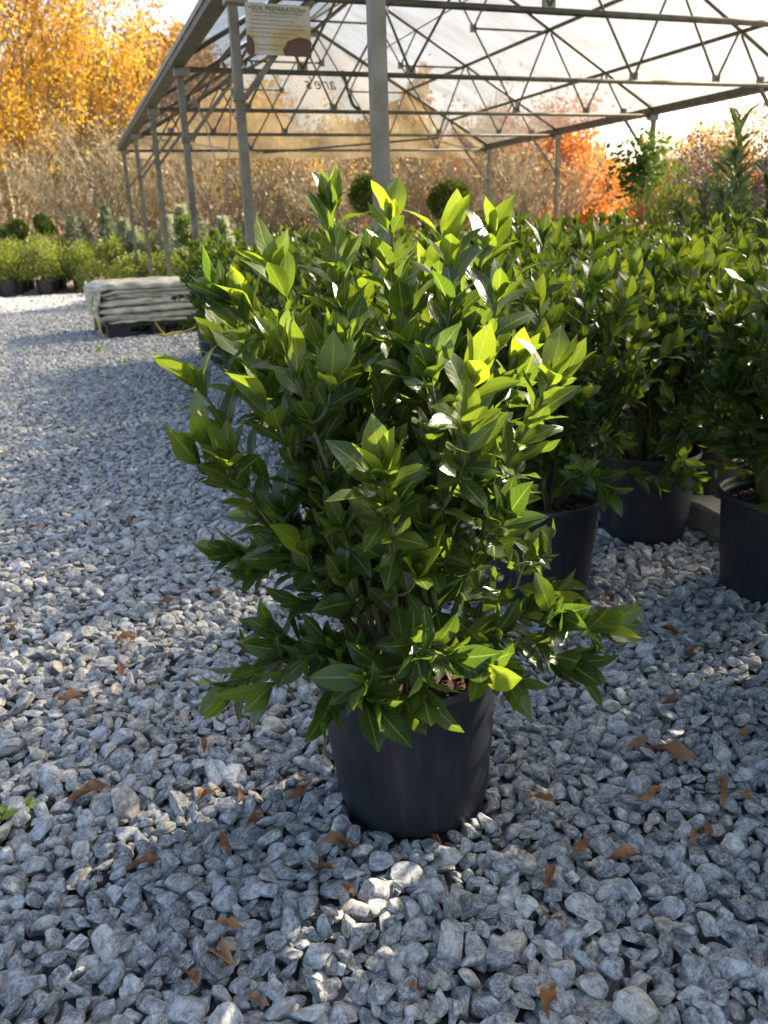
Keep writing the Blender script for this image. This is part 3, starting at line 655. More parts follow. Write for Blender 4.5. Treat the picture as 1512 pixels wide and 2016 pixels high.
def build_shrub(name, loc, rot, label, group, spec, n_leaf, mulch_seed, mulch_n=420, tpls=LEAF_HI):
    stems, P, D, Nn, sz, ag = spec
    root = obj(name, None, None, (loc[0], loc[1], loc[2])); root.rotation_euler = rot; root.empty_display_size = 0.1
    tag(root, label, 'potted shrub', group)
    po = obj('pot', POT_ME, root); obj('rim', RIM_ME, po)
    so_ = obj('soil', SOIL_ME, root); mu = obj('mulch', mulch_mesh(mulch_seed, n=mulch_n), so_); mu['kind'] = 'stuff'
    obj('stems', stems_mesh(stems), root)
    Rw = np.array(Euler(rot).to_matrix())
    pk = pick_visible(P, Rw, np.array(loc), n_leaf); rest = np.setdiff1d(np.arange(len(P)), pk)
    sh = np.arange(len(P)) % len(LEAF_HI); Rm = leaf_frames(D, Nn)
    for i in pk:
        me = LEAF_ME[int(sh[i]), int(np.argmin([abs(a-ag[i]) for a in AGES]))]
        o = bpy.data.objects.new('leaf', me); col.objects.link(o); o.parent = root
        M = Rm[i]*sz[i]; p = P[i]
        o.matrix_local = Matrix(((M[0, 0], M[0, 1], M[0, 2], p[0]), (M[1, 0], M[1, 1], M[1, 2], p[1]), (M[2, 0], M[2, 1], M[2, 2], p[2]), (0, 0, 0, 1)))
    if len(rest):
        fo = obj('foliage', join_leaves('foliage', P[rest], D[rest], Nn[rest], sz[rest], ag[rest], tpls, M_LEAF), root); fo['kind'] = 'stuff'
    return root
MS = gardenia(3, 1.2, 0.345, 34, 19, ls=0.92)
_Rm = np.array(Euler((R_(0.5), R_(-2.2), 0.3)).to_matrix()); _x, _y, _z = to_px((MS[1]+unit(MS[2])*0.04*1.0)@_Rm.T+np.array([MAIN[0], MAIN[1], 0]))
_k = ~((_x > 1085) & (_y > 1010) & (_y < 1150))
MS = ([st for st in MS[0] if not (lambda q: q[0] > 1095 and 1010 < q[1] < 1150)(to_px(st[0][-1]@_Rm.T+np.array([MAIN[0], MAIN[1], 0])))],)+tuple(a[_k] for a in MS[1:])
main = build_shrub('potted_gardenia', (MAIN[0], MAIN[1], 0.0), (R_(0.5), R_(-2.2), 0.3), 'tall leafy gardenia in black pot standing alone in front on open gravel', 'potted gardenias',
                   MS, 300, 1, 700)
# one brown dead leaf hanging low in it
tv, tq, tu = LEAF_HI[3]
dl = obj('dead_leaf', mk_mesh('dead_leaf', tv*[0.085, 0.085, 0.085], tq, [M_DEAD], True, tu, {'age': np.full(len(tv), 0.25)}), main, (-0.075, -0.2, 0.43)); dl.rotation_euler = (R_(-80), R_(20), 0.4)
dl['label'] = 'withered brown leaf hanging in the green foliage'
SHR_GROUP = 'potted gardenias'
near = [(POTS_NEAR[0], 21, 'gardenia in black pot, just behind the lone gardenia on gravel', 150, (0, 0, 0.8)),
        (POTS_NEAR[1], 22, 'gardenia in black pot set against the concrete edging block', 150, (0, 0, 2.1)),
        (POTS_NEAR[2], 23, 'gardenia in black pot with pale scrape, standing before the edging block', 120, (0, 0, 3.9))]
for p, seed, lab, n, rot in near:
    build_shrub('potted_gardenia', (p[0], p[1], 0), rot, lab, SHR_GROUP, gardenia(seed, 1.13, 0.37, 26, 8), n, seed, 260)
# the massed gardenias under the shelter
VAR = []
for k in range(6):
    spec = gardenia(40+k, 1.08+0.03*(k % 3), 0.36, 23, 7, 0.9)
    VAR.append((spec, stems_mesh(spec[0], 4), join_leaves('foliage', *spec[1:], LEAF_LO, M_LEAF)))
MUL = mulch_mesh(77, n=160)
posts = [sp(i, u, 0)[:2] for i in range(-1, 5) for u in (0, W)]
rs = random.Random(4)
LAB_M = 'gardenia massed among others in black pots beneath the film roof'
grid = []
for a in range(-1, 10):
    for b in range(0, 10):
        p = np.array([0.02, 3.45])+DV[:2]*(a*0.57)+CV[:2]*(b*0.56+0.1)
        p = p+np.array([rs.uniform(-.05, .05), rs.uniform(-.05, .05)])
        if p[0] > 0.47*p[1]+0.55: continue
        if min(np.hypot(*(p-q)) for q in POTS_NEAR) < 0.4 or np.hypot(*(p-MAIN)) < 0.6: continue
        if p[1] < 3.0: continue
        d = min(posts, key=lambda q: np.hypot(*(p-q)))
        if np.hypot(*(p-d)) < 0.25: p = p+(p-d)/(np.hypot(*(p-d))+1e-6)*0.16
        lb = 'gardenia along the gravel path edge of the massed pots' if b == 0 else None
        if np.hypot(*(p-d)) < 0.42: lb = 'gardenia pushed close up against a steel shelter post'
        elif a == 9: lb = 'gardenia in the last row of the massed pots, before the thicket'
        grid.append((p, lb or LAB_M))
# unseen shrubs right of the view, added and enlarged to shade the front gravel
shade_shrubs = [np.array(q) for q in ((1.36, 1.62), (1.42, 2.02), (1.72, 1.85), (1.5, 0.95), (1.95, 1.45), (2.2, 2.3), (1.8, 0.9), (2.45, 1.9))]
grid.sort(key=lambda p: p[0][1])
for n_, (p, lab) in enumerate(grid+[(q, 'unseen potted gardenia added at the right to shade the front gravel') for q in shade_shrubs]):
    k = n_ % 6; spec, st_me, fo_me = VAR[k]
    if n_ < 8 and n_ < len(grid):
        build_shrub('potted_gardenia', (p[0], p[1], 0), (0, 0, rs.uniform(0, 6.28)), lab, SHR_GROUP, gardenia(60+n_, rs.uniform(1.05, 1.15), 0.36, 20, 8), 70, 70, 120); continue
    root = obj('potted_gardenia', None, None, (p[0], p[1], 0)); root.rotation_euler.z = rs.uniform(0, 6.28); root.scale = (1, 1, rs.uniform(0.93, 1.06)) if n_ < len(grid) else (1.12, 1.12, 1.22)
    tag(root, lab, 'potted shrub', SHR_GROUP)
    po = obj('pot', POT_ME, root); obj('rim', RIM_ME, po); so_ = obj('soil', SOIL_ME, root); mu = obj('mulch', MUL, so_); mu['kind'] = 'stuff'
    obj('stems', st_me, root); fo = obj('foliage', fo_me, root); fo['kind'] = 'stuff'

# concrete edging block
eb_ = MB(); A, B = np.array([1.15, 3.55]), np.array([1.36, 2.72]); dd = unit(B-A)
prof = [(-0.07, 0), (-0.07, 0.085), (-0.055, 0.1), (0.055, 0.1), (0.07, 0.085), (0.07, 0)]; nx_ = np.array([dd[1], -dd[0]]); rr = np.random.default_rng(2)
Vv = []
for t in np.linspace(0, 1, 14):
    for (x, z) in prof: q = A+(B-A)*t+nx_*(x+rr.normal(0, 0.003)); Vv.append((q[0], q[1], z+rr.normal(0, 0.002)))
Q = [[i*6+j, i*6+j+1, (i+1)*6+j+1, (i+1)*6+j] for i in range(13) for j in range(5)]
o = tag(obj('edging_block', mk_mesh('edging_block', Vv, [np.array(Q), np.array([[0, 1, 2, 3, 4, 5][::-1], [78, 79, 80, 81, 82, 83]])], [M_CONC])), 'long tan concrete edging block lying between the black pots', 'edging')

# scrape mark on the cut pot is left to the material
# ------------------------------------------------------------------ fallen leaves
FL = [(1385, 1500, 95, .5), (1408, 1525, 75, .6), (1030, 1555, 70, .5), (1160, 1650, 60, .3), (1190, 1690, 60, .5), (462, 1900, 120, .9), (490, 1945, 60, .5), (628, 1655, 90, .6), (603, 1692, 50, .3), (455, 1682, 50, .2),
      (215, 1545, 70, .4), (385, 1580, 55, .4), (520, 1597, 60, .4), (612, 1537, 55, .3), (225, 1252, 60, .4), (300, 1190, 45, .3), (30, 1240, 42, .4), (437, 1170, 45, .3), (1095, 1928, 95, .45), (825, 1952, 45, .4),
      (1225, 1960, 60, .1), (1068, 1792, 55, .2), (318, 1690, 55, .3), (390, 1945, 60, .3), (488, 1828, 60, .7), (1275, 1450, 45, .5), (1250, 1575, 55, .6), (1450, 1448, 40, .6), (1092, 1702, 55, .3), (402, 1482, 45, .2),
      (1195, 1172, 60, .2), (1400, 1265, 60, .2), (1355, 1245, 50, .2), (262, 1362, 40, .2), (110, 1378, 50, .95), (268, 1015, 30, .4), (82, 1030, 30, .4), (130, 905, 25, .3), (1352, 1662, 45, .4), (1400, 1650, 45, .3),
      (470, 1580, 40, .3), (870, 1662, 40, .2), (590, 1165, 30, .4), (1495, 1580, 40, .6), (700, 1760, 35, .3), (240, 1330, 35, .3), (1300, 1385, 40, .3)]
def dead_tpl(seed):
    rng = np.random.default_rng(seed); V, Q, UV = leaf_template(8, 2, rng.uniform(0.1, 0.7), rng.uniform(-0.35, 0.4), rng.uniform(0.2, 0.3), 0.12, seed, rng.uniform(-0.9, 0.9))
    return V, Q, UV
DEAD_ME = {}
for k in range(6):
    V, Q, UV = dead_tpl(k)
    for j, ag in enumerate((0.2, 0.45, 0.8)): DEAD_ME[k, j] = mk_mesh('fallen_leaf', V, Q, [M_DEAD], True, UV, {'age': np.clip(ag+np.random.default_rng(k).normal(0, 0.22, len(V)), 0, 1)})
r3 = random.Random(9)
for n_, (x, y, ln, ag) in enumerate(FL):
    P = px(x, y, 0.02); depth = (P-np.array([0, 0, CAM_H]))@CF; size = ln/F_PX*depth*1.25
    j = 0 if ag < 0.35 else 1 if ag < 0.7 else 2
    o = obj('fallen_leaf', DEAD_ME[n_ % 6, j], None, (P[0], P[1], surf(P[0], P[1])+0.006)); o.scale = (size,)*3
    o.rotation_euler = (r3.uniform(-0.3, 0.3), r3.uniform(-0.5, 0.5), r3.uniform(0, 6.28))
    tag(o, ('large ' if ln > 80 else '')+('dark rust brown', 'copper brown', 'pale tan')[j]+' dry curled leaf fallen on the gravel', 'leaf', 'fallen leaves on the gravel')
# small green bits on the gravel
o = obj('green_leaf', mk_mesh('green_leaf', LEAF_HI[1][0]*0.05, LEAF_HI[1][1], [M_WEED], True, LEAF_HI[1][2], {'age': np.full(len(LEAF_HI[1][0]), 0.8)}), None, tuple(px(415, 1348, 0.03))); o.rotation_euler = (0.2, 0.1, 1.2)
tag(o, 'small pale green leaf lying on the gravel', 'leaf')
for (x, y, s) in ((8, 1605, 0.05), (200, 692, 0.09), (208, 748, 0.07), (245, 715, 0.06)):
    P = px(x, y); rg = np.random.default_rng(int(x)); n = 14
    d = rg.normal(size=(n, 3))*[1, 1, 0.5]+[0, 0, 0.7]
    o = obj('weed_sprig', join_leaves('weed_sprig', rg.normal(0, s*0.35, (n, 3))*[1, 1, 0], d, rg.normal(0, .3, (n, 3))+[0, 0, 1], rg.uniform(0.4, 1, n)*s, rg.random(n), LEAF_LO, M_WEED), None, (P[0], P[1], 0.004))
    tag(o, 'tiny yellow green weed sprig growing up through the gravel' if x > 50 else 'little green three leaved sprig rooted near fallen leaves', 'weed', 'weeds in the gravel' if x > 50 else None)

# ------------------------------------------------------------------ pallet and folded sheeting
PA, PB, PC = px(215, 667), px(360, 655), px(190, 632)
pd = unit(np.array([PB[0]-PA[0], PB[1]-PA[1]])); pz = math.atan2(pd[1], pd[0])
pal = thing('pallet', (PA[0], PA[1], 0), 'black plastic shipping pallet on the gravel carrying folded sheeting', 'pallet', rz=pz)
PW, PDp = 1.2, 1.15
obj('deck', MB().box((PW/2, PDp/2, 0.135), (PW, PDp, 0.025)).mesh('deck', M_DARKPLASTIC), pal)
for ix in (0.13, PW/2, PW-0.13):
    for iy in (0.1, PDp/2, PDp-0.1):
        obj('block', MB().box((ix, iy, 0.0705), (0.26 if ix < PW/2 or ix > PW/2 else 0.16, 0.18, 0.103)).mesh('block', M_DARKPLASTIC), pal)
for iy in (0.1, PDp/2, PDp-0.1): obj('skid', MB().box((PW/2, iy, 0.008), (PW, 0.16, 0.02)).mesh('skid', M_DARKPLASTIC), pal)
pile = thing('sheeting_stack', (PA[0], PA[1], 0.148), 'stack of folded dirty white plastic sheeting on the black pallet', 'sheeting', rz=pz)
rt_ = np.random.default_rng(8); z = 0.0
for k in range(7):
    h = rt_.uniform(0.035, 0.095); nx2, ny2 = 34, 6
    x0 = rt_.uniform(-0.13, 0.05); x1 = PW+0.12+rt_.uniform(-0.06, 0.05); y0 = rt_.uniform(-0.06, 0.05); y1 = PDp-0.05
    # closed rounded slab: cross-section loop in (y,z) swept along x with waves
    loop = []
    m_ = 16
    for a in range(m_):
        an = a*2*math.pi/m_; cy_, cz_ = math.cos(an), math.sin(an); p_ = 0.22
        loop.append((math.copysign(abs(cy_)**p_, cy_), math.copysign(abs(cz_)**0.6, cz_)))
    Vs = []
    for i in range(nx2+1):
        t = i/nx2; x = x0+(x1-x0)*t; e = min(1, 10*t+0.35, 10*(1-t)+0.35)
        wav = 0.004*math.sin(t*5+k*2)+0.002*math.sin(t*23+k*4.1); drop = -0.04*max(0, 0.12-t)/0.12*(1 if k > 4 else 0.3)
        for (ly, lz) in loop:
            yy = (y0+y1)/2+(y1-y0)/2*ly*(0.99+0.02*math.sin(t*4+k*3)+0.012*math.sin(t*13+k))
            Vs.append((x+0.012*math.sin(ly*9+k), yy+0.01*math.sin(t*31+lz*2+k), z+h/2+h*0.52*lz*e+wav+drop+0.006*math.sin(ly*4+k+t*3)+0.003*rt_.normal()))
    Q = [[i*m_+j, i*m_+(j+1) % m_, (i+1)*m_+(j+1) % m_, (i+1)*m_+j] for i in range(nx2) for j in range(m_)]
    obj('folded_sheet', mk_mesh('folded_sheet', Vs, [np.array(Q), np.array([list(range(m_))[::-1], [nx2*m_+j for j in range(m_)]])], [M_TARP], True), pile)
    z += h*0.93
# crumpled flap at the open end
Vs = []
for i in range(13):
    for j in range(9):
        t, v = i/12, j/8
        Vs.append((-0.09-0.05*math.sin(v*6+t*4)+0.1*(1-v)*t*0.3+0.12*(1-v)**2*0.5, -0.03+0.85*t*(0.55+0.45*v), 0.02+z*v*0.97+0.03*math.sin(t*14+v*5)*(1-v)))
Q = np.array([[i*9+j, i*9+j+1, (i+1)*9+j+1, (i+1)*9+j] for i in range(12) for j in range(8)])
fl = obj('loose_flap', mk_mesh('loose_flap', Vs, Q, [M_TARP], True), pile); sm = fl.modifiers.new('thick', 'SOLIDIFY'); sm.thickness = 0.006
# yellow rope round the stack
rp = thing('tie_rope', (PA[0], PA[1], 0.0), 'loose yellow rope trailing from the stack of sheeting', 'rope', rz=pz)
obj('strand', MB().tube([(-0.11, 0.05, 0.5), (-0.16, 0.0, 0.36), (-0.12, -0.06, 0.25), (-0.1, -0.08, 0.1), (-0.06, -0.1, 0.012)], 0.012, 6).mesh('strand', M_ROPE, True), rp)
pts = [(0.55, -0.05, 0.16), (0.6, -0.09, 0.06), (0.63, -0.14, 0.014), (0.55, -0.2, 0.014), (0.64, -0.24, 0.02), (0.72, -0.16, 0.03), (0.85, -0.12, 0.02), (0.98, -0.16, 0.06), (1.1, -0.12, 0.13), (1.15, -0.2, 0.05), (1.08, -0.26, 0.014), (1.2, -0.28, 0.014)]
pp = np.array(pts); tt = np.linspace(0, len(pp)-1, 50); pc = np.stack([np.interp(tt, np.arange(len(pp)), pp[:, k]) for k in range(3)], 1)
obj('strand', MB().tube(pc, 0.011, 6).mesh('strand', M_ROPE, True), rp)

# ------------------------------------------------------------------ boxwood rows at the far left
def small_bush(seed, h, r, n, size, tpls, m, soil=0.2, flat=0.0):
    rng = np.random.default_rng(seed); th = rng.uniform(0, 6.283, n); cz = rng.uniform(-0.75, 1, n); rho = rng.uniform(0.55, 1.03, n)
    lump = 1+0.16*np.sin(th*3+seed)+0.12*np.sin(th*5+cz*4+seed*2)+0.08*np.sin(cz*9+seed)
    sr = np.sqrt(1-np.clip(cz, -1, 1)**2*(1-flat)); P = np.stack([sr*np.cos(th)*r*rho*lump, sr*np.sin(th)*r*rho*lump, (cz*rho*lump*0.5+0.5)*(h-soil)+soil], -1)
    c = np.array([0, 0, (h+soil)/2]); d = unit(P-c)*0.8+rng.normal(0, 0.5, (n, 3))+[0, 0, 0.6]
    age = np.clip(0.12+0.6*np.clip((P[:, 2]/h-0.6)*1.6, 0, 1)*rng.random(n)+rng.normal(0, 0.1, n), 0, 1)
    return join_leaves('foliage', P, d, rng.normal(size=(n, 3)), rng.uniform(0.7, 1.3, n)*size, age, tpls, m)
BOXV = [small_bush(200+k, 0.98+0.08*k, 0.4, 2600, 0.05, LEAF_LO[:2], M_BOX) for k in range(3)]
BOXT = MB().tube([(0, 0, 0.18), (0.01, 0, 0.4), (0.0, 0.02, 0.6)], [0.02, 0.014, 0.008], 6).mesh('stem', M_WOODSTEM, True)
def box_shrub(p, k, h=1.0, label='', pot=POT_ME, rim=RIM_ME, group='potted shrubs in the far rows'):
    root = obj('potted_shrub', None, None, (p[0], p[1], 0)); root.rotation_euler.z = k*1.7; root.scale = (1, 1, h)
    tag(root, label, 'potted shrub', group); po = obj('pot', pot, root)
    if rim: obj('rim', rim, po)
    obj('stem', BOXT, root); f = obj('foliage', BOXV[k % 3], root); f['kind'] = 'stuff'; return root
A, B = px(-60, 592), px(150, 578)
rowdir = unit((B-A)[:2]); n_ = 0
for row in range(3):
    for k in range(9):
        p = A[:2]+rowdir*(k*0.78+row*0.3)+np.array([-rowdir[1], rowdir[0]])*(0.25+row*0.85)
        box_shrub(p, n_, rs.uniform(0.9, 1.08), 'rounded green shrub in black pot among the rows beyond the pallet'); n_ += 1
for k in range(10):     # second block, running up to the shelter
    q = px(205, 596)[:2]+np.array([0.55, 0.1])+np.array([0.72*(k % 5), 0.12*(k % 5)+0.8*(k//5)])
    box_shrub(q, n_, rs.uniform(0.72, 0.84), 'low bushy shrub potted in the block behind the sheeting stack'); n_ += 1
tp_, tr_ = pot_meshes(0.2, 0.16, 0.24, M_TANPOT, 24)
q = px(190, 606); root = box_shrub((q[0]+0.05, q[1]+0.2), 1, 0.72, 'dense dark green shrub in a pale tan pot beside the sheeting stack', tp_, tr_, None)

# ------------------------------------------------------------------ topiaries, conifers
def topiary(p, cz, r, label, group='topiary balls on stems', squash=1.1, n=2600, seed=0):
    root = thing('topiary_tree', (p[0], p[1], 0), label, 'topiary', group)
    rng = np.random.default_rng(seed); th = rng.uniform(0, 6.283, n); c = rng.uniform(-1, 1, n); rho = rng.uniform(0.55, 1.04, n)*r; s = np.sqrt(1-c*c)
    P = np.stack([s*np.cos(th)*rho, s*np.sin(th)*rho, c*rho*squash+cz], -1)
    f = obj('foliage', join_leaves('foliage', P, unit(P-[0, 0, cz])+rng.normal(0, 0.4, (n, 3)), rng.normal(size=(n, 3)), rng.uniform(0.5, 1, n)*r*0.28, rng.random(n)*0.8, LEAF_QUAD, M_TOPIARY), root); f['kind'] = 'stuff'
    obj('trunk', MB().tube([(0, 0, 0.2), (0.01, 0, cz*0.6), (0, 0, cz)], 0.022, 6).mesh('trunk', M_TWIG, True), root)
    po = obj('pot', POT_ME, root); return root
def at(x, y, D): return px(x, y, D=D)
for k, (x, y, D, r, sq, lab) in enumerate([(36, 452, 21, 0.21, 1.1, 'round clipped ball topiary on a bare stem before tan thicket'), (83, 440, 21.5, 0.19, 1.25, 'egg shaped clipped topiary on a bare stem before tan thicket'), (97, 452, 22.5, 0.16, 1.1, 'smaller clipped ball half hidden behind the egg shaped topiary'),
                                       (-2, 460, 21, 0.16, 1.1, 'small clipped ball topiary beside a pale conifer'), (370, 455, 16.5, 0.21, 1.3, 'dark clipped column topiary with pale conifer behind, between shelter posts'), (422, 462, 17, 0.1, 1.1, 'tiny clipped ball topiary between the shelter posts'),
                                       (730, 383, 12.2, 0.27, 0.85, 'broad flattened topiary head behind a steel shelter post'), (884, 395, 12.2, 0.27, 0.9, 'dark broad topiary head above the massed gardenias')]):
    P = at(x, y, D); topiary(P, P[2], r, lab, squash=sq, seed=300+k)
def conifer(p, h, r, lab, seed, m=M_CONIFER, n=1600):
    root = thing('young_conifer', (p[0], p[1], 0), lab, 'conifer', 'young conifers behind the shrub rows')
    rng = np.random.default_rng(seed); t = rng.random(n)**0.75; th = rng.uniform(0, 6.283, n); lay = 0.6+0.45*np.abs(np.sin(t*h*6+th*2+seed))+0.25*np.sin(th*3+seed); rr = r*(1-t)*lay*rng.uniform(0.35, 1, n)+0.015
    P = np.stack([rr*np.cos(th), rr*np.sin(th), 0.12*h+t*h*0.88], -1); d = np.stack([np.cos(th), np.sin(th), rng.uniform(-0.1, 0.9, n)], -1)
    f = obj('foliage', join_leaves('foliage', P, d, rng.normal(size=(n, 3)), rng.uniform(0.1, 0.24, n)*(0.6+0.6*(1-t)), np.clip(rng.normal(0.5, 0.3, n), 0, 1), [(LEAF_QUAD[0][0]*[0.35, 1, 1], *LEAF_QUAD[0][1:])], m), root); f['kind'] = 'stuff'
    obj('trunk', MB().tube([(0, 0, 0), (0, 0, h*0.5), (0, 0, h*0.95)], [0.035, 0.02, 0.006], 6).mesh('trunk', M_TRUNK, True), root)
for k, (x, y, D, r) in enumerate([(20, 440, 22, 0.55), (68, 455, 23, 0.45), (140, 425, 21, 0.42), (160, 440, 22, 0.5), (205, 405, 21.5, 0.34), (245, 432, 21, 0.55), (262, 450, 20, 0.5), (330, 425, 20, 0.6), (355, 405, 19, 0.4), (395, 440, 21, 0.5), (438, 430, 18, 0.18), (115, 470, 21, 0.3), (488, 425, 19, 0.2)]):
    P = at(x, y, D); conifer(P, P[2], r, 'slender dark young conifer between two shelter posts' if r < 0.25 else 'pale blue green young conifer behind the far shrub rows', 400+k)

# ------------------------------------------------------------------ trees
def tree(name, p, h, spread, label, seed, leafm, n_leaf, leaf_size, n_stems=7, trunkm=M_TRUNK, bare=0.0, group=None, low=0.25, cat='tree', r0=0.06, depth=3, kids=5, agem=0.55, ball=None):
    rng = np.random.default_rng(seed); mb = MB(); tips = []
    def grow(a, d, ln, r, lev):
        n = 5; P = [a]; dd = d.copy()
        for i in range(n):
            dd = unit(dd+rng.normal(0, 0.09, 3)+np.array([0, 0, 0.03])); P.append(P[-1]+dd*ln/n)
        P = np.array(P); mb.tube(P, np.linspace(r, r*0.45, n+1), 5 if lev == 0 else 4 if lev == 1 else 3, cap=False)
        for i in range(2, n+1): tips.append((P[i], dd, lev))
        if lev < depth:
            for k in range(kids if lev else kids+2):
                f = rng.uniform(0.25, 1.0); i = min(int(f*n), n-1); q = P[i]+(P[i+1]-P[i])*(f*n-i)
                ax = unit(np.cross(dd, rng.normal(size=3))); an = rng.uniform(0.25, 0.75); nd = unit(dd*math.cos(an)+ax*math.sin(an)); nd[2] = max(nd[2], -0.1)
                grow(q, unit(nd+[0, 0, 0.12]), ln*rng.uniform(0.42, 0.62), r*0.42, lev+1)
    for k in range(n_stems):
        th = k*6.283/n_stems+rng.normal(0, 0.3); sp_ = spread*rng.uniform(0.2, 0.95)/h
        grow(np.array([math.cos(th), math.sin(th), 0])*0.12*(n_stems > 1), unit(np.array([math.cos(th)*sp_, math.sin(th)*sp_, 1])), h*rng.uniform(0.5, 0.66), r0*rng.uniform(0.7, 1.2), 0)
    root = thing(name, (p[0], p[1], 0), label, cat, group)
    obj('trunk', mb.mesh('trunk', trunkm, True), root)
    if n_leaf:
        T = np.array([t[0] for t in tips]); lev = np.array([t[2] for t in tips]); ok = np.where((lev >= 1) & (T[:, 2] > low*h))[0]
        # leaves gather in clumps round chosen twigs, other twigs stay bare
        wgt = rng.random(len(ok))**2; wgt /= wgt.sum(); c = ok[rng.choice(len(ok), n_leaf, p=wgt)]
        P = T[c]+rng.normal(0, leaf_size*1.5, (n_leaf, 3)); clump = np.sin(T[c]@np.array([2.1, 1.7, 2.6]))*0.25
        age = np.clip(agem+clump+rng.normal(0, 0.2, n_leaf), 0, 1)
        if ball:
            q = rng.normal(size=(n_leaf, 3)); q = unit(q)*rng.random((n_leaf, 1))**0.6*(1+0.25*np.sin(q@np.array([3., 4, 5]))[:, None]); P = q*[ball[1], ball[1], ball[2]]+[0, 0, ball[0]]; age = np.clip(0.35+0.9*q[:, 0]+rng.normal(0, 0.15, n_leaf), 0, 1)  # ball crown: leaf tone goes from darker on the left to lighter on the right
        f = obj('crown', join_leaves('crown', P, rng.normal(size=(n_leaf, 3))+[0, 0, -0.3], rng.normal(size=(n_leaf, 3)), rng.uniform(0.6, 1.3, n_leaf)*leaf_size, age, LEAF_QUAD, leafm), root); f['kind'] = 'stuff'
    return root
tree('golden_tree', (-10.5, 25.5), 10.2, 5.0, 'large golden yellow autumn tree with many upright tan stems', 1, M_GOLD, 46000, 0.105, 12, M_TWIG, group=None, low=0.3, r0=0.07, kids=5)
tree('golden_tree', (-15.5, 30), 9.0, 5.0, 'orange yellow autumn tree behind the topiaries beside the largest golden tree', 2, M_GOLD, 22000, 0.11, 8, M_TWIG, low=0.3, agem=0.35)
tk = [(-13.5, 23.5), (-11, 22.5), (-8.6, 24), (-6.6, 22.5), (-5.1, 24), (-3.4, 22.8), (-1.9, 24), (-0.4, 22.6), (1.2, 24), (2.9, 23), (4.4, 24.5)]
for k, p in enumerate(tk):
    tree('bare_tree', p, 4.2+0.5*math.sin(k*2.3), 3.6, 'nearly bare tan multi-stemmed tree in the thicket behind the shelter', 20+k, M_TAN, 750, 0.11, 17, M_TWIG, group='tan thicket trees', low=0.12, r0=0.035, kids=4)
BK = [(-8.5, 38, 9.2, M_OCHRE, 'ochre'), (-4.8, 36, 6.0, M_GOLD, 'tall yellow'), (-0.5, 38, 6.4, M_OCHRE, 'low ochre'), (3.0, 37, 5.2, M_GOLD, 'low yellow'), (-13, 40, 10, M_OLIVE, 'olive'), (-21, 40, 10, M_OCHRE, 'broad ochre')]
for k, (x, y, h, m, nm) in enumerate(BK):
    tree('autumn_tree', (x, y), h, 5.0, '%s autumn tree seen beyond the tan thicket' % nm, 50+k, m, 11000, 0.2, 5, M_TRUNK, group='autumn trees beyond the thicket', low=0.12, r0=0.09, kids=4)
tree('orange_tree', (5.9, 29), 4.9, 2.6, 'rusty orange autumn tree right behind the far shelter corner', 71, M_ORANGE, 13000, 0.13, 6, M_TRUNK, low=0.05, r0=0.05)
tree('orange_tree', (3.4, 27), 4.3, 2.6, 'brown orange autumn tree showing beneath the gable sheet', 72, M_ORANGE, 9000, 0.12, 6, M_TRUNK, low=0.05, r0=0.05, agem=0.3)
tree('orange_tree', (7.9, 33), 3.6, 2.4, 'bright orange low autumn tree beside the open sky gap', 73, M_ORANGE, 8000, 0.13, 5, M_TRUNK, low=0.05, r0=0.05, agem=0.75)
tree('yellow_tree', (7.2, 21), 3.7, 1.8, 'thin yellow tan tree with airy twigs behind the green sapling', 74, M_OCHRE, 5200, 0.08, 6, M_TRUNK, low=0.1, r0=0.03, agem=0.7)
tree('yellow_tree', (9.3, 24), 4.2, 2.2, 'airy golden tan tree behind the brown purple shrub', 75, M_GOLD, 5200, 0.09, 6, M_TRUNK, low=0.1, r0=0.03, agem=0.4)
tree('brown_shrub', (5.55, 13.0), 2.55, 1.3, 'dense brown purple shrub rising beyond the gardenias', 76, M_BROWNLEAF, 9000, 0.055, 7, M_TRUNK, low=0.1, r0=0.02, cat='shrub')
# far wood closing the horizon
def wood(name, x0, x1, y0, y1, h0, h1, n, m, label, seed, size):
    rng = np.random.default_rng(seed); X = rng.uniform(x0, x1, n); Y = rng.uniform(y0, y1, n)
    top = (h0+(h1-h0)*(0.5+0.25*np.sin(X*0.35+seed)+0.25*np.sin(X*0.9+seed*2)))*(1-0.42*np.exp(-((X+3.0)/4.0)**2)); Z = top*np.sqrt(rng.random(n))
    tag(obj(name, join_leaves(name, np.stack([X, Y, Z], -1), rng.normal(size=(n, 3)), rng.normal(size=(n, 3)), rng.uniform(0.6, 1.4, n)*size, np.clip(rng.normal(0.45, 0.28, n), 0, 1), LEAF_QUAD, m)), label, 'wood', kind='stuff')
wood('far_wood', -60, 3, 46, 52, 8, 11.5, 42000, M_OCHRE, 'far ochre autumn wood behind the yard, a solid mass', 5, 0.5)
wood('far_orange_wood', 3, 70, 58, 64, 3.2, 5.2, 26000, M_ORANGE, 'low far orange wood along the horizon beneath open sky', 6, 0.45)
wood('far_green_wood', 12, 90, 85, 92, 5, 8, 16000, M_OLIVE, 'distant olive wood on the skyline beneath open sky', 7, 0.7)
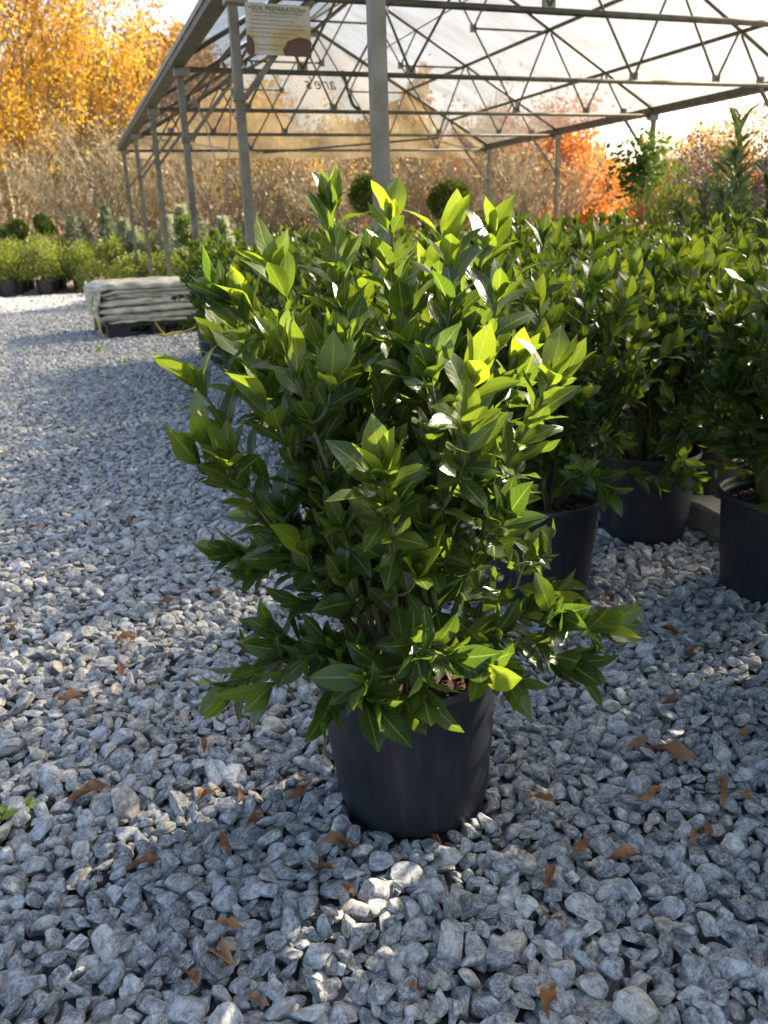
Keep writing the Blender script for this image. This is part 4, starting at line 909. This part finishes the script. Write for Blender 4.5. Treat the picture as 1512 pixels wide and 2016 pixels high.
# green sapling with a red ribbon, standing among the gardenias
SP = at(1255, 440, 7.4)
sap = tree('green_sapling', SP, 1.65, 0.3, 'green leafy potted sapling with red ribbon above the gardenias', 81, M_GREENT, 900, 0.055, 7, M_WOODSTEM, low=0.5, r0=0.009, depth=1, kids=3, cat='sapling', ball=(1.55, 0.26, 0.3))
rib = at(1262, 425, 7.33)
obj('ribbon', MB().box((rib[0]-SP[0], rib[1]-SP[1], rib[2]), (0.03, 0.01, 0.14)).mesh('ribbon', M_RED), sap)
obj('pot', POT_ME, sap)
# tall narrow-leaved shrubs at the right
def laurel(p, h, r, label, seed, n_st=13):
    rng = np.random.default_rng(seed); stems = []; Lf = []
    for k in range(n_st):
        th = k*2.4+rng.normal(0, .2); rr = r*math.sqrt((k+0.5)/n_st); e = np.array([rr*math.cos(th), rr*math.sin(th), h*(1-0.28*(rr/r)**2)*rng.uniform(0.82, 1.02)]); t = np.linspace(0, 1, 10)[:, None]
        P = (1-t)**2*np.array([0, 0, 0.24])+2*t*(1-t)*np.array([e[0]*0.6, e[1]*0.6, h*0.5])+t*t*e; stems.append((P, np.linspace(0.008, 0.003, 10)))
        for f in np.arange(0.3, 1.0, 0.032):
            i = f*9; i0 = int(i); p0 = P[i0]+(P[min(9, i0+1)]-P[i0])*(i-i0); tn = unit(P[min(9, i0+1)]-P[i0]+1e-6)
            for j in range(3):
                rad = rng.normal(size=3); rad -= tn*(rad@tn); rad = unit(rad); al = R_(rng.normal(60-25*f, 10)); Lf.append((p0, math.cos(al)*tn+math.sin(al)*rad, -math.cos(al)*rad+math.sin(al)*tn, rng.uniform(0.1, 0.17), np.clip(rng.normal(0.1+0.5*max(0, f-.5), .15), 0, 1)))
    root = thing('tall_laurel', (p[0], p[1], 0), label, 'potted shrub', None)
    po = obj('pot', POT_ME, root); obj('rim', RIM_ME, po); obj('stems', stems_mesh(stems, 5, M_WOODSTEM), root)
    f = obj('foliage', join_leaves('foliage', *map(np.array, zip(*Lf)), LEAF_NARROW, M_LAUREL), root); f['kind'] = 'stuff'
P = at(1500, 480, 4.6); laurel(P, 1.68, 0.5, 'tall narrow leaved shrub rising above the gardenias', 91)
P = at(1345, 480, 6.3); vb = box_shrub(P, 2, 1.22, 'pale variegated bushy shrub standing between the sapling and the tall narrow leaved shrubs', group=None)
P = at(1440, 480, 5.9); laurel(P, 1.5, 0.4, 'shorter narrow leaved shrub beside the taller one', 92)
